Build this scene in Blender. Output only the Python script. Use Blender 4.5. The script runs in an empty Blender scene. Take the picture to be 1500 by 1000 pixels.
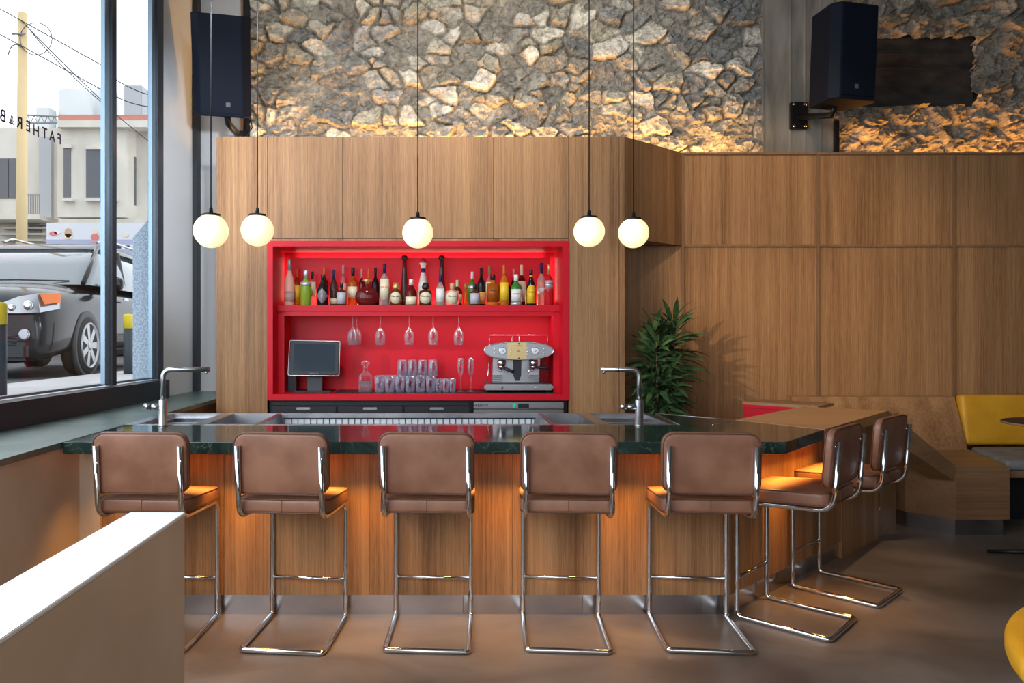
import bpy, bmesh, math, random
import numpy as np
from mathutils import Vector, Matrix, noise
random.seed(7)
PI = math.pi
C = bpy.context.scene.collection
sc = bpy.context.scene
H = 1.45                       # eye height of the camera
F = 1100.0                     # focal length for a 1500 px wide frame

# ------------------------------------------------------------------ camera
cd = bpy.data.cameras.new('camera'); cam = bpy.data.objects.new('camera', cd); C.objects.link(cam)
cd.sensor_width = 36; cd.lens = 36 * F / 1500
cd.shift_x = 100 / 1500; cd.shift_y = -10 / 1500
cam.location = (0, 0, H); cam.rotation_euler = (PI / 2, 0, 0)
cd.clip_start = 0.05; cd.clip_end = 300
sc.camera = cam
vs = sc.view_settings
vs.view_transform = 'Standard'; vs.look = 'None'; vs.gamma = 1; vs.use_curve_mapping = False
vs.exposure = 0.0
sc.cycles.max_bounces = 12; sc.cycles.transparent_max_bounces = 24
sc.cycles.transmission_bounces = 8; sc.cycles.sample_clamp_indirect = 6
sc.cycles.use_denoising = True

# ------------------------------------------------------------------ world and big lights
w = bpy.data.worlds.new('overcast_sky'); sc.world = w; w.use_nodes = True
nt = w.node_tree; bg = nt.nodes['Background']
bg.inputs['Color'].default_value = (0.93, 0.965, 1.0, 1); bg.inputs['Strength'].default_value = 1.95

def area(name, loc, direction, sx, sy, power, color, spread=180):
    l = bpy.data.lights.new(name, 'AREA'); l.shape = 'RECTANGLE'; l.size = sx; l.size_y = sy
    l.energy = power; l.color = color; l.spread = math.radians(spread)
    o = bpy.data.objects.new(name, l); C.objects.link(o); o.location = loc
    o.rotation_euler = Vector(direction).to_track_quat('-Z', 'Y').to_euler()
    return o
def spot(name, loc, target, power, color, size, blend=0.5, rad=0.03):
    l = bpy.data.lights.new(name, 'SPOT'); l.energy = power; l.color = color
    l.spot_size = math.radians(size); l.spot_blend = blend; l.shadow_soft_size = rad
    o = bpy.data.objects.new(name, l); C.objects.link(o); o.location = loc
    o.rotation_euler = (Vector(target) - Vector(loc)).to_track_quat('-Z', 'Y').to_euler()
    return o
DAY = (0.80, 0.90, 1.0); WARM = (1.0, 0.56, 0.22); AMBER = (1.0, 0.42, 0.08); HALO = (1.0, 0.76, 0.5)
area('daylight_side_window', (-2.62, 0.6, 2.9), (1, 0.25, -0.2), 4.6, 3.2, 260, DAY)
area('daylight_front_window', (-1.5, -3.7, 2.3), (-0.08, 1, -0.08), 2.4, 3.2, 64, (0.88, 0.94, 1.0))
area('under_counter_strip', (-0.10, 3.70, 0.862), (0, 0, -1), 3.1, 0.02, 24, (1.0, 0.47, 0.10), 95)
u_ = area('under_counter_strip_angled', (1.98, 4.14, 0.838), (0, 0, -1), 0.95, 0.02, 8, (1.0, 0.45, 0.08), 110)
u_.rotation_euler = (0, 0, math.radians(42.2))
# unseen spots, most under the ceiling, some added only to brighten a surface
spot('ceiling_spot_wash', (1.6, 3.6, 4.5), (2.9, 6.48, 2.4), 260, HALO, 44, 0.9, 0.05)
spot('plant_shadow_spot', (-0.4, 4.0, 2.62), (2.75, 6.48, 1.45), 230, HALO, 26, 0.9, 0.02)  # unseen mid-air lamp without fixture, set to throw the plant's shadow
spot('ceiling_spot_far', (3.9, 3.9, 4.5), (4.0, 6.4, 1.4), 70, HALO, 44, 0.9, 0.05)
spot('ceiling_spot_stone', (0.6, 3.6, 4.6), (0.2, 7.0, 4.0), 270, (1, 0.91, 0.78), 84, 0.9, 0.1)
spot('ceiling_spot_table', (2.9, 4.6, 4.4), (2.45, 4.9, 0.93), 190, HALO, 34, 0.8, 0.05)
spot('ceiling_spot_banquette', (1.9, 2.0, 4.2), (1.95, 2.45, 0.45), 170, HALO, 18, 0.8, 0.05)
spot('added_cabinet_spot', (-0.9, 3.0, 4.6), (-1.0, 6.0, 2.3), 290, (0.95, 0.96, 1.0), 70, 0.9, 0.1)  # unseen spot added to match the daylight on the left cabinet wood
spot('added_jamb_spot', (-0.5, 2.9, 3.0), (-2.36, 6.45, 2.7), 520, (0.84, 0.93, 1.0), 40, 0.9, 0.1)  # unseen mid-air spot, added to brighten the white window jamb
spot('added_low_wall_spot', (1.7, 0.7, 4.7), (-0.9, 1.9, 0.4), 190, (1, 0.86, 0.72), 38, 0.9, 0.1)  # unseen spot added to lift the low partition wall's face
# light strips hidden on top of the panelling
area('cove_strip_left', (0.5, 6.84, 3.04), (0, 0.25, 1), 4.5, 0.03, 48, (1.0, 0.50, 0.14))
area('cove_strip_right', (5.1, 6.86, 3.00), (0, 0.20, 1), 2.8, 0.03, 24, (1.0, 0.42, 0.08))
# light strips behind the red niche's floating back panel
NY = 6.385
area('niche_strip_top', (-0.2, 6.385, 2.10), (0, 0, 1), 2.1, 0.012, 1.3, (1, 0.85, 0.7))
area('niche_strip_left', (-1.31, 6.385, 1.92), (-1, 0, 0), 0.012, 0.36, .16, (1, 0.85, 0.7))
area('niche_strip_right', (0.903, 6.385, 1.92), (1, 0, 0), 0.012, 0.36, .22, (1, 0.85, 0.7))
area('niche_strip_bottom', (-0.2, 6.335, 1.697), (0, 0, 1), 2.1, 0.012, 7, (1, 0.8, 0.5))
area('niche_strip_shelf', (0.1, 6.16, 1.636), (0, 0, -1), 1.6, 0.012, 2.6, (1, 0.9, 0.85))

# ------------------------------------------------------------------ materials
M = {}
def mat(name, color=(0.5, 0.5, 0.5), rough=0.5, metal=0.0, trans=0.0, emit=None, estr=0, ior=1.45, coat=0, spec=None):
    m = bpy.data.materials.new(name); m.use_nodes = True; b = m.node_tree.nodes['Principled BSDF']
    b.inputs['Base Color'].default_value = (*color, 1); b.inputs['Roughness'].default_value = rough
    b.inputs['Metallic'].default_value = metal; b.inputs['Transmission Weight'].default_value = trans
    b.inputs['IOR'].default_value = ior; b.inputs['Coat Weight'].default_value = coat
    if spec is not None: b.inputs['Specular IOR Level'].default_value = spec
    if emit: b.inputs['Emission Color'].default_value = (*emit, 1); b.inputs['Emission Strength'].default_value = estr
    M[name] = m
    return m
def nodes_of(m): return m.node_tree.nodes, m.node_tree.links, m.node_tree.nodes['Principled BSDF']
def noisy(m, c1, c2, scale=(1, 1, 1), nscale=5, detail=6, bump=0.0, lo=0.35, hi=0.65, rough=None, rnd=True, dist=0.0, mid=None):
    """base colour from object-space noise between two real surface colours, optional bump"""
    n, l, b = nodes_of(m)
    tc = n.new('ShaderNodeTexCoord'); mp = n.new('ShaderNodeMapping'); mp.inputs['Scale'].default_value = scale
    l.new(tc.outputs['Object'], mp.inputs['Vector'])
    if rnd:
        oi = n.new('ShaderNodeObjectInfo'); mu = n.new('ShaderNodeMath'); mu.operation = 'MULTIPLY'; mu.inputs[1].default_value = 37
        l.new(oi.outputs['Random'], mu.inputs[0]); l.new(mu.outputs[0], mp.inputs['Location'])
    t = n.new('ShaderNodeTexNoise'); t.inputs['Scale'].default_value = nscale; t.inputs['Detail'].default_value = detail
    t.inputs['Distortion'].default_value = dist
    l.new(mp.outputs[0], t.inputs['Vector'])
    r = n.new('ShaderNodeValToRGB'); r.color_ramp.elements[0].position = lo; r.color_ramp.elements[1].position = hi
    r.color_ramp.elements[0].color = (*c1, 1); r.color_ramp.elements[1].color = (*c2, 1)
    if mid:
        e = r.color_ramp.elements.new((lo + hi) / 2); e.color = (*mid, 1)
    l.new(t.outputs['Fac'], r.inputs['Fac']); l.new(r.outputs['Color'], b.inputs['Base Color'])
    if bump:
        bp = n.new('ShaderNodeBump'); bp.inputs['Strength'].default_value = bump; bp.inputs['Distance'].default_value = 0.01
        l.new(t.outputs['Fac'], bp.inputs['Height']); l.new(bp.outputs[0], b.inputs['Normal'])
    if rough:
        mr = n.new('ShaderNodeMapRange'); mr.inputs['To Min'].default_value = rough[0]; mr.inputs['To Max'].default_value = rough[1]
        l.new(t.outputs['Fac'], mr.inputs['Value']); l.new(mr.outputs[0], b.inputs['Roughness'])
    return m
def wood(name, dark, light, rough=0.42, axis='Z'):
    """quarter-sawn veneer: wide soft bands plus fine straight grain along one axis"""
    m = mat(name, light, rough, spec=0.35)
    n, l, b = nodes_of(m)
    tc = n.new('ShaderNodeTexCoord'); oi = n.new('ShaderNodeObjectInfo')
    mu = n.new('ShaderNodeMath'); mu.operation = 'MULTIPLY'; mu.inputs[1].default_value = 29; l.new(oi.outputs['Random'], mu.inputs[0])
    def layer(across, along, detail):
        mp = n.new('ShaderNodeMapping')
        mp.inputs['Scale'].default_value = {'Z': (across, across, along), 'X': (along, across, across), 'D': (across, across, across)}[axis]
        if axis == 'D': mp.inputs['Rotation'].default_value = (0, 0, math.radians(-45)); mp.inputs['Scale'].default_value = (along, across, across)
        l.new(tc.outputs['Object'], mp.inputs['Vector']); l.new(mu.outputs[0], mp.inputs['Location'])
        t = n.new('ShaderNodeTexNoise'); t.inputs['Scale'].default_value = 1; t.inputs['Detail'].default_value = detail; t.inputs['Roughness'].default_value = 0.6
        l.new(mp.outputs[0], t.inputs['Vector']); return t
    a = layer(7, 0.12, 2); f = layer(95, 1.1, 5); g = layer(420, 9, 2)
    m1 = n.new('ShaderNodeMix'); m1.inputs['Factor'].default_value = 0.5; l.new(a.outputs['Fac'], m1.inputs['A']); l.new(f.outputs['Fac'], m1.inputs['B'])
    m2 = n.new('ShaderNodeMix'); m2.inputs['Factor'].default_value = 0.28; l.new(m1.outputs[0], m2.inputs['A']); l.new(g.outputs['Fac'], m2.inputs['B'])
    r = n.new('ShaderNodeValToRGB'); r.color_ramp.elements[0].position = 0.36; r.color_ramp.elements[1].position = 0.62
    r.color_ramp.elements[0].color = (*dark, 1); r.color_ramp.elements[1].color = (*light, 1)
    l.new(m2.outputs[0], r.inputs['Fac']); l.new(r.outputs['Color'], b.inputs['Base Color'])
    bp = n.new('ShaderNodeBump'); bp.inputs['Strength'].default_value = 0.12; bp.inputs['Distance'].default_value = 0.002
    l.new(m2.outputs[0], bp.inputs['Height']); l.new(bp.outputs[0], b.inputs['Normal'])
    return m
wood('veneer', (0.165, 0.072, 0.028), (0.47, 0.250, 0.112))
wood('veneer_trim', (0.17, 0.085, 0.038), (0.30, 0.17, 0.085))
wood('table_veneer', (0.33, 0.17, 0.075), (0.43, 0.235, 0.115), 0.38, 'D')
wood('bench_veneer', (0.20, 0.10, 0.045), (0.34, 0.19, 0.095), 0.42, 'X')
mat('red_lacquer', (0.60, 0.003, 0.016), 0.42, spec=0.3)
mat('black_metal', (0.012, 0.012, 0.014), 0.38, 0.3)
mat('black_plastic', (0.012, 0.013, 0.016), 0.45)
mat('speaker_plastic', (0.006, 0.009, 0.018), 0.6, spec=0.15)
mat('frame_paint', (0.035, 0.042, 0.055), 0.32)
mat('frame_aluminium', (0.30, 0.42, 0.52), 0.3, 0.6)
mat('chrome', (0.72, 0.72, 0.73), 0.09, 1.0)
mat('brushed_steel', (0.55, 0.56, 0.58), 0.28, 1.0)
noisy(mat('kick_steel', (0.5, 0.5, 0.52), 0.2, 1.0), (0.42, 0.43, 0.45), (0.6, 0.6, 0.62), (1, 1, 1), 3, 4, 0.02, rough=(0.12, 0.3))
noisy(mat('basin_steel', (0.36, 0.36, 0.38), 0.34, 1.0), (0.30, 0.30, 0.32), (0.46, 0.46, 0.48), (1, 1, 1), 6, 3)
mat('dark_slab', (0.035, 0.035, 0.038), 0.12)
mat('white_paint', (0.78, 0.82, 0.86), 0.7)
mat('grey_paint', (0.50, 0.52, 0.54), 0.75)
mat('dark_paint', (0.10, 0.095, 0.09), 0.8); mat('black_paint', (0.015, 0.016, 0.02), 0.5)
noisy(mat('plaster', (0.45, 0.37, 0.30), 0.75), (0.56, 0.42, 0.30), (0.66, 0.52, 0.39), (1, 1, 1), 2.2, 8, 0.15, rnd=False)
noisy(mat('plaster_top_daylit', (0.8, 0.8, 0.8), 0.5), (0.76, 0.76, 0.76), (0.85, 0.85, 0.85), (1, 1, 1), 3, 5, rnd=False)  # daylight on top of the low wall is put into this white
noisy(mat('concrete_floor', (0.2, 0.17, 0.15), 0.4), (0.115, 0.086, 0.066), (0.26, 0.205, 0.165), (1, 1.5, 1), 1.3, 12, 0.05, 0.36, 0.64, (0.30, 0.5), rnd=False, dist=0.6)
noisy(mat('column_concrete', (0.25, 0.23, 0.2), 0.8), (0.15, 0.14, 0.12), (0.33, 0.305, 0.26), (5, 5, 1.1), 1.6, 10, 0.5, 0.3, 0.7, rnd=False)
noisy(mat('lintel_concrete_shaded', (0.06, 0.05, 0.045), 0.8), (0.022, 0.019, 0.017), (0.060, 0.050, 0.042), (2, 2, 4), 2.4, 10, 0.6, rnd=False)  # board-marked concrete, with the shadow on it darkened into the colour
noisy(mat('ceiling_paint', (0.2, 0.2, 0.2), 0.9), (0.16, 0.16, 0.16), (0.22, 0.22, 0.22), (1, 1, 1), 2, 4, rnd=False)
# green marble with veins
def marble(name, rough, k=1.0):
    m = mat(name, (0.02, 0.05, 0.04), rough, spec=0.6)
    n, l, b = nodes_of(m)
    tc = n.new('ShaderNodeTexCoord')
    t1 = n.new('ShaderNodeTexNoise'); t1.inputs['Scale'].default_value = 2.6; t1.inputs['Detail'].default_value = 12; t1.inputs['Roughness'].default_value = 0.66; t1.inputs['Distortion'].default_value = 1.6
    t2 = n.new('ShaderNodeTexNoise'); t2.inputs['Scale'].default_value = 5; t2.inputs['Detail'].default_value = 10; t2.inputs['Distortion'].default_value = 2.4
    l.new(tc.outputs['Object'], t1.inputs['Vector']); l.new(tc.outputs['Object'], t2.inputs['Vector'])
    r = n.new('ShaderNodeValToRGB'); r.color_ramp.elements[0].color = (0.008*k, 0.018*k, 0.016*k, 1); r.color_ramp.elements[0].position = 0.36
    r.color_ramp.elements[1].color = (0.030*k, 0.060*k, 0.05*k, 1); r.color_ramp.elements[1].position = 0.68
    l.new(t1.outputs['Fac'], r.inputs['Fac'])
    v = n.new('ShaderNodeValToRGB'); v.color_ramp.elements[0].position = 0.485; v.color_ramp.elements[0].color = (0, 0, 0, 1)
    v.color_ramp.elements[1].position = 0.515; v.color_ramp.elements[1].color = (0, 0, 0, 1); e = v.color_ramp.elements.new(0.5); e.color = (0.6, 0.6, 0.6, 1)
    l.new(t2.outputs['Fac'], v.inputs['Fac'])
    mx = n.new('ShaderNodeMix'); mx.data_type = 'RGBA'; mx.inputs['B'].default_value = (0.11, 0.17, 0.13, 1)
    l.new(v.outputs['Color'], mx.inputs['Factor']); l.new(r.outputs['Color'], mx.inputs['A']); l.new(mx.outputs['Result'], b.inputs['Base Color'])
marble('green_marble', 0.07); marble('green_marble_glare', 0.36, 3.2); M['green_marble_glare'].node_tree.nodes['Principled BSDF'].inputs['IOR'].default_value = 2.4  # second copy is rougher and lightened to stand in for sky glare
def leather(name, c1, c2, rough=0.42):
    m = noisy(mat(name, c1, rough), c1, c2, (1, 1, 1), 7, 6)
    n, l, b = nodes_of(m)
    t = n.new('ShaderNodeTexNoise'); t.inputs['Scale'].default_value = 260; t.inputs['Detail'].default_value = 2
    bp = n.new('ShaderNodeBump'); bp.inputs['Strength'].default_value = 0.12; bp.inputs['Distance'].default_value = 0.001
    tc = n.new('ShaderNodeTexCoord'); l.new(tc.outputs['Object'], t.inputs['Vector']); l.new(t.outputs['Fac'], bp.inputs['Height']); l.new(bp.outputs[0], b.inputs['Normal'])
leather('tan_leather', (0.19, 0.078, 0.043), (0.27, 0.122, 0.072))
mat('piping_leather', (0.10, 0.045, 0.026), 0.5)
leather('yellow_leather', (0.62, 0.29, 0.012), (0.70, 0.34, 0.020), 0.5)
leather('grey_fabric', (0.16, 0.155, 0.15), (0.24, 0.235, 0.225), 0.8)
# opal glass globe, lit from inside
m = mat('opal_glow', (0.9, 0.86, 0.75), 0.25); n, l, b = nodes_of(m)
b.inputs['Emission Color'].default_value = (1.0, 0.80, 0.40, 1); b.inputs['Emission Strength'].default_value = 1.0
# clear panes and glassware
def pane(name, tint=(1, 1, 1), refl=0.06):
    m = bpy.data.materials.new(name); m.use_nodes = True; n = m.node_tree.nodes; l = m.node_tree.links
    n.remove(n['Principled BSDF']); t = n.new('ShaderNodeBsdfTransparent'); t.inputs['Color'].default_value = (*tint, 1)
    g = n.new('ShaderNodeBsdfGlossy'); g.inputs['Roughness'].default_value = 0.01
    lw = n.new('ShaderNodeLayerWeight'); pw = n.new('ShaderNodeMath'); pw.operation = 'POWER'; pw.inputs[1].default_value = 5; l.new(lw.outputs['Facing'], pw.inputs[0])
    fr = n.new('ShaderNodeMath'); fr.operation = 'MULTIPLY_ADD'; fr.inputs[1].default_value = 0.4; fr.inputs[2].default_value = 0.02; l.new(pw.outputs[0], fr.inputs[0])
    mx = n.new('ShaderNodeMixShader'); l.new(fr.outputs[0], mx.inputs[0]); l.new(t.outputs[0], mx.inputs[1]); l.new(g.outputs[0], mx.inputs[2])
    l.new(mx.outputs[0], n['Material Output'].inputs['Surface']); M[name] = m
pane('window_glass', (0.97, 0.985, 1.0))
def thin_glass(name, tint, dens=0.35, rim=(0.85, 0.87, 0.9)):
    """thin walled glassware: see-through with bright rims"""
    m = bpy.data.materials.new(name); m.use_nodes = True; n = m.node_tree.nodes; l = m.node_tree.links
    n.remove(n['Principled BSDF']); t = n.new('ShaderNodeBsdfTransparent'); t.inputs['Color'].default_value = (*tint, 1)
    g = n.new('ShaderNodeBsdfGlossy'); g.inputs['Roughness'].default_value = 0.05; g.inputs['Color'].default_value = (*rim, 1)
    d = n.new('ShaderNodeBsdfDiffuse'); d.inputs['Color'].default_value = (*rim, 1)
    a = n.new('ShaderNodeMixShader'); a.inputs[0].default_value = 0.3; l.new(g.outputs[0], a.inputs[1]); l.new(d.outputs[0], a.inputs[2])
    lw = n.new('ShaderNodeLayerWeight'); lw.inputs['Blend'].default_value = dens
    mx = n.new('ShaderNodeMixShader'); l.new(lw.outputs['Facing'], mx.inputs[0]); l.new(t.outputs[0], mx.inputs[1]); l.new(a.outputs[0], mx.inputs[2])
    l.new(mx.outputs[0], n['Material Output'].inputs['Surface']); M[name] = m
thin_glass('clear_glass', (0.95, 0.95, 0.97), 0.42)
thin_glass('ribbed_glass', (0.93, 0.93, 0.96), 0.42, (0.86, 0.88, 0.95))

# ------------------------------------------------------------------ mesh helpers
def rrect(w, h, r, seg=6):
    r = min(r, w / 2 - 1e-4, h / 2 - 1e-4); pts = []
    for cx, cy, a0 in ((w/2-r, h/2-r, 0), (-w/2+r, h/2-r, 90), (-w/2+r, -h/2+r, 180), (w/2-r, -h/2+r, 270)):
        for i in range(seg + 1):
            a = math.radians(a0 + 90 * i / seg); pts.append((cx + r * math.cos(a), cy + r * math.sin(a)))
    return pts
def fillet(pts, rads, seg=7):
    out = [Vector(pts[0])]
    for i in range(1, len(pts) - 1):
        p, a, b = Vector(pts[i]), Vector(pts[i-1]), Vector(pts[i+1]); r = rads[i-1] if isinstance(rads, (list, tuple)) else rads
        u, v = (a - p), (b - p); ang = u.angle(v); d = min(r / math.tan(ang / 2), u.length * .49, v.length * .49); rr = d * math.tan(ang / 2)
        u.normalize(); v.normalize(); c = p + (u + v).normalized() * (rr / math.sin(ang / 2))
        s, e = (p + u * d) - c, (p + v * d) - c
        th = s.angle(e)
        for k in range(seg + 1): out.append(c + (s * math.sin((1 - k/seg) * th) + e * math.sin(k/seg * th)) / math.sin(th))
    out.append(Vector(pts[-1])); return out
class MB:
    def __init__(s): s.bm = bmesh.new(); s.T = Matrix()
    def v(s, p): return s.bm.verts.new(s.T @ Vector(p))
    def face(s, vs, sm=False):
        try: f = s.bm.faces.new(vs); f.smooth = sm; return f
        except ValueError: return None
    def box(s, x0, x1, y0, y1, z0, z1, bev=0):
        if bev:
            t = bmesh.new(); bmesh.ops.create_cube(t, size=1)
            for q in t.verts: q.co = Vector(((x0+x1)/2 + q.co.x*(x1-x0), (y0+y1)/2 + q.co.y*(y1-y0), (z0+z1)/2 + q.co.z*(z1-z0)))
            bmesh.ops.bevel(t, geom=t.edges[:], offset=bev, segments=2, affect='EDGES')
            mp = {q: s.v(q.co) for q in t.verts}
            for f in t.faces: s.face([mp[q] for q in f.verts])
            t.free(); return s
        a = [s.v(p) for p in ((x0,y0,z0),(x1,y0,z0),(x1,y1,z0),(x0,y1,z0),(x0,y0,z1),(x1,y0,z1),(x1,y1,z1),(x0,y1,z1))]
        for f in ((3,2,1,0),(4,5,6,7),(0,1,5,4),(1,2,6,5),(2,3,7,6),(3,0,4,7)): s.face([a[i] for i in f])
        return s
    def prism(s, poly, z0, z1):
        """polygon in XY pulled up from z0 to z1"""
        a = [s.v((x, y, z0)) for x, y in poly]; b = [s.v((x, y, z1)) for x, y in poly]; n = len(poly)
        s.face(a[::-1]); s.face(b)
        for i in range(n): s.face([a[i], a[(i+1)%n], b[(i+1)%n], b[i]])
        return s
    def prismy(s, poly, y0, y1):
        a = [s.v((x, y0, z)) for x, z in poly]; b = [s.v((x, y1, z)) for x, z in poly]; n = len(poly)
        s.face(a); s.face(b[::-1])
        for i in range(n): s.face([a[i], b[i], b[(i+1)%n], a[(i+1)%n]])
        return s
    def prismx(s, poly, x0, x1):
        a = [s.v((x0, y, z)) for y, z in poly]; b = [s.v((x1, y, z)) for y, z in poly]; n = len(poly)
        s.face(a[::-1]); s.face(b)
        for i in range(n): s.face([a[i], a[(i+1)%n], b[(i+1)%n], b[i]])
        return s
    def tube(s, path, r, seg=12, closed=False, caps=True):
        path = [Vector(p) for p in path]
        q = [path[0]]
        for p in path[1:]:
            if (p - q[-1]).length > 1e-5: q.append(p)
        path = q; n = len(path)
        rr = r if isinstance(r, (list, tuple)) else [r] * n
        rings = []; nrm = None
        for i, p in enumerate(path):
            if closed: t = (path[(i+1)%n] - path[i-1]).normalized()
            else: t = (path[min(i+1, n-1)] - path[max(i-1, 0)]).normalized()
            if nrm is None: nrm = t.orthogonal().normalized()
            else:
                nrm = (nrm - t * nrm.dot(t))
                nrm = nrm.normalized() if nrm.length > 1e-6 else t.orthogonal().normalized()
            bn = t.cross(nrm)
            rings.append([s.v(p + (nrm * math.cos(2*PI*k/seg) + bn * math.sin(2*PI*k/seg)) * rr[min(i, len(rr)-1)]) for k in range(seg)])
        m = n if closed else n - 1
        for i in range(m):
            a, b = rings[i], rings[(i+1)%n]
            for k in range(seg): s.face([a[k], a[(k+1)%seg], b[(k+1)%seg], b[k]], True)
        if caps and not closed: s.face(rings[0][::-1]); s.face(rings[-1])
        return s
    def lathe(s, prof, seg=24, c=(0, 0, 0), sq=2.0, sx=1, sy=1, axis='Z', cap0=True, cap1=True, ribs=0, ribd=0):
        """profile of (radius, height); sq over 2 squares the plan off"""
        rings = []
        for r, z in prof:
            ring = []
            for k in range(seg):
                a = 2*PI*k/seg; ca, sa = math.cos(a), math.sin(a)
                g = 1.0 if sq == 2.0 else (abs(ca)**sq + abs(sa)**sq) ** (-1/sq)
                if ribs: g *= 1 - ribd * (0.5 + 0.5*math.cos(a*ribs))
                x, y = r*g*ca*sx, r*g*sa*sy
                if axis == 'Z': p = (c[0]+x, c[1]+y, c[2]+z)
                elif axis == 'Y': p = (c[0]+x, c[1]+z, c[2]+y)
                else: p = (c[0]+z, c[1]+x, c[2]+y)
                ring.append(s.v(p))
            rings.append(ring)
        for a, b in zip(rings, rings[1:]):
            for k in range(seg): s.face([a[k], a[(k+1)%seg], b[(k+1)%seg], b[k]], True)
        if cap0: s.face(rings[0][::-1])
        if cap1: s.face(rings[-1])
        return s
    def cushion(s, w, h, t, r, e, crown=0.0, seg=6, es=4):
        """padded slab, plan w x h in XY, from z=-t/2 to t/2, rounded corners and edges"""
        levels = []
        for i in range(es + 1):
            a = PI/2 * i/es; levels.append((e*(1-math.sin(a)), -t/2 + e*(1-math.cos(a))))
        levels += [(q, -z) for q, z in levels[::-1]]
        rings = []
        for ins, z in levels:
            rings.append([s.v((x, y, z)) for x, y in rrect(w-2*ins, h-2*ins, max(r-ins, .002), seg)])
        for a, b in zip(rings, rings[1:]):
            n = len(a)
            for k in range(n): s.face([a[k], a[(k+1)%n], b[(k+1)%n], b[k]], True)
        for sign, ring in ((-1, rings[0]), (1, rings[-1])):
            prev = ring
            for f, cz in ((0.8, 0.45), (0.5, 0.8), (0.2, 1.0)):
                new = [s.v((x*f, y*f, sign*(t/2 + crown*cz))) for x, y in rrect(w-2*e, h-2*e, max(r-e, .002), seg)]
                n = len(new)
                for k in range(n):
                    q = [prev[k], prev[(k+1)%n], new[(k+1)%n], new[k]]; s.face(q if sign > 0 else q[::-1], True)
                prev = new
            s.face(prev if sign > 0 else prev[::-1], True)
        return s
    def build(s, name, m, parent=None, smooth=None):
        bmesh.ops.recalc_face_normals(s.bm, faces=s.bm.faces[:])
        if smooth is not None:
            for f in s.bm.faces: f.smooth = smooth
        me = bpy.data.meshes.new(name); s.bm.to_mesh(me); s.bm.free()
        me.materials.append(M[m] if isinstance(m, str) else m)
        o = bpy.data.objects.new(name, me); C.objects.link(o)
        if parent: o.parent = parent
        return o
def thing(name, label, cat, loc=(0, 0, 0), rz=0, group=None):
    o = bpy.data.objects.new(name, None); C.objects.link(o); o.location = loc; o.rotation_euler = (0, 0, rz)
    o.empty_display_size = 0.1
    return tag(o, label, cat, group)
def tag(o, label, cat, group=None):
    o['label'] = label; o['category'] = cat
    if group: o['group'] = group
    return o
def struct(o): o['kind'] = 'structure'; return o
def children(o): return [c for c in bpy.data.objects if c.parent == o]
KIDS = {}
def snapshot(root):
    KIDS[root] = [(c, children(c)) for c in children(root)]
def dup(root, loc, rz, label, group=None):
    if root not in KIDS: snapshot(root)
    r = root.copy(); C.objects.link(r); r.location = loc; r.rotation_euler = (0, 0, rz); r['label'] = label
    if group: r['group'] = group
    for c, gs in KIDS[root]:
        d = c.copy(); C.objects.link(d); d.parent = r
        for g in gs: e = g.copy(); C.objects.link(e); e.parent = d
    return r
def text(name, s, size, loc, rot, m, parent=None, extrude=0.0006, sx=1.0, align='CENTER'):
    cu = bpy.data.curves.new(name, 'FONT'); cu.body = s; cu.size = size; cu.extrude = extrude; cu.offset = size*.012; cu.align_x = align; cu.align_y = 'CENTER'
    t = bpy.data.objects.new('t', cu); C.objects.link(t); bpy.context.view_layer.update()
    me = bpy.data.meshes.new_from_object(t); bpy.data.objects.remove(t)
    me.transform(Matrix.Diagonal((sx, 1, 1, 1))); me.materials.clear(); me.materials.append(M[m])
    o = bpy.data.objects.new(name, me); C.objects.link(o); o.location = loc; o.rotation_euler = rot
    if parent: o.parent = parent
    return o
def at(px, py, Y): return Vector(((px - 650) * Y / F, Y, H - (py - 490) * Y / F))

# ------------------------------------------------------------------ room shell
def win_x(y): return -2.455 + 0.051 * (y - 4.154)          # the window wall is not quite square to the bar
struct(MB().box(-2.9, 7.2, -4.2, 7.6, -0.12, 0).build('floor', 'concrete_floor'))
struct(MB().box(-3.2, 7.2, -4.2, 7.6, 4.95, 5.1).build('ceiling', 'ceiling_paint'))
struct(MB().box(7.0, 7.2, -4.2, 7.6, 0, 4.95).build('wall_right', 'dark_paint'))
def wall_strip(y0, y1, z0, z1, th=0.22, off=0.0):
    a, b = win_x(y0) + off, win_x(y1) + off
    return [(a, y0), (b, y1), (b - th, y1), (a - th, y0)], z0, z1
b = MB(); b.prism(*wall_strip(-4.2, 6.24, 0, 0.90)); b.prism(*wall_strip(-4.2, 7.6, 4.6, 4.95)); b.prism(*wall_strip(-4.2, -3.6, 0.9, 4.6))
b.prism(*wall_strip(6.24, 7.6, 0.9, 4.6, 0.06)); struct(b.build('wall_left', 'white_paint'))
b = MB(); b.box(-2.9, -2.4, -4.2, -4.0, 0, 4.95).box(3.4, 7.2, -4.2, -4.0, 0, 4.95).box(-2.4, 3.4, -4.2, -4.0, 0, 0.7).box(-2.4, 3.4, -4.2, -4.0, 4.4, 4.95)
struct(b.build('wall_front', 'dark_paint'))
b = MB(); b.box(-2.4, 3.4, -4.14, -4.06, 0.7, 0.78).box(-2.4, 3.4, -4.14, -4.06, 4.32, 4.4)
for x in (-2.4, -0.5, 1.4, 3.32): b.box(x, x+0.08, -4.14, -4.06, 0.78, 4.32)
fw = struct(b.build('window_2', 'frame_paint')); MB().box(-2.32, 3.32, -4.105, -4.095, 0.78, 4.32).build('window_pane', 'window_glass', fw)

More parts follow.
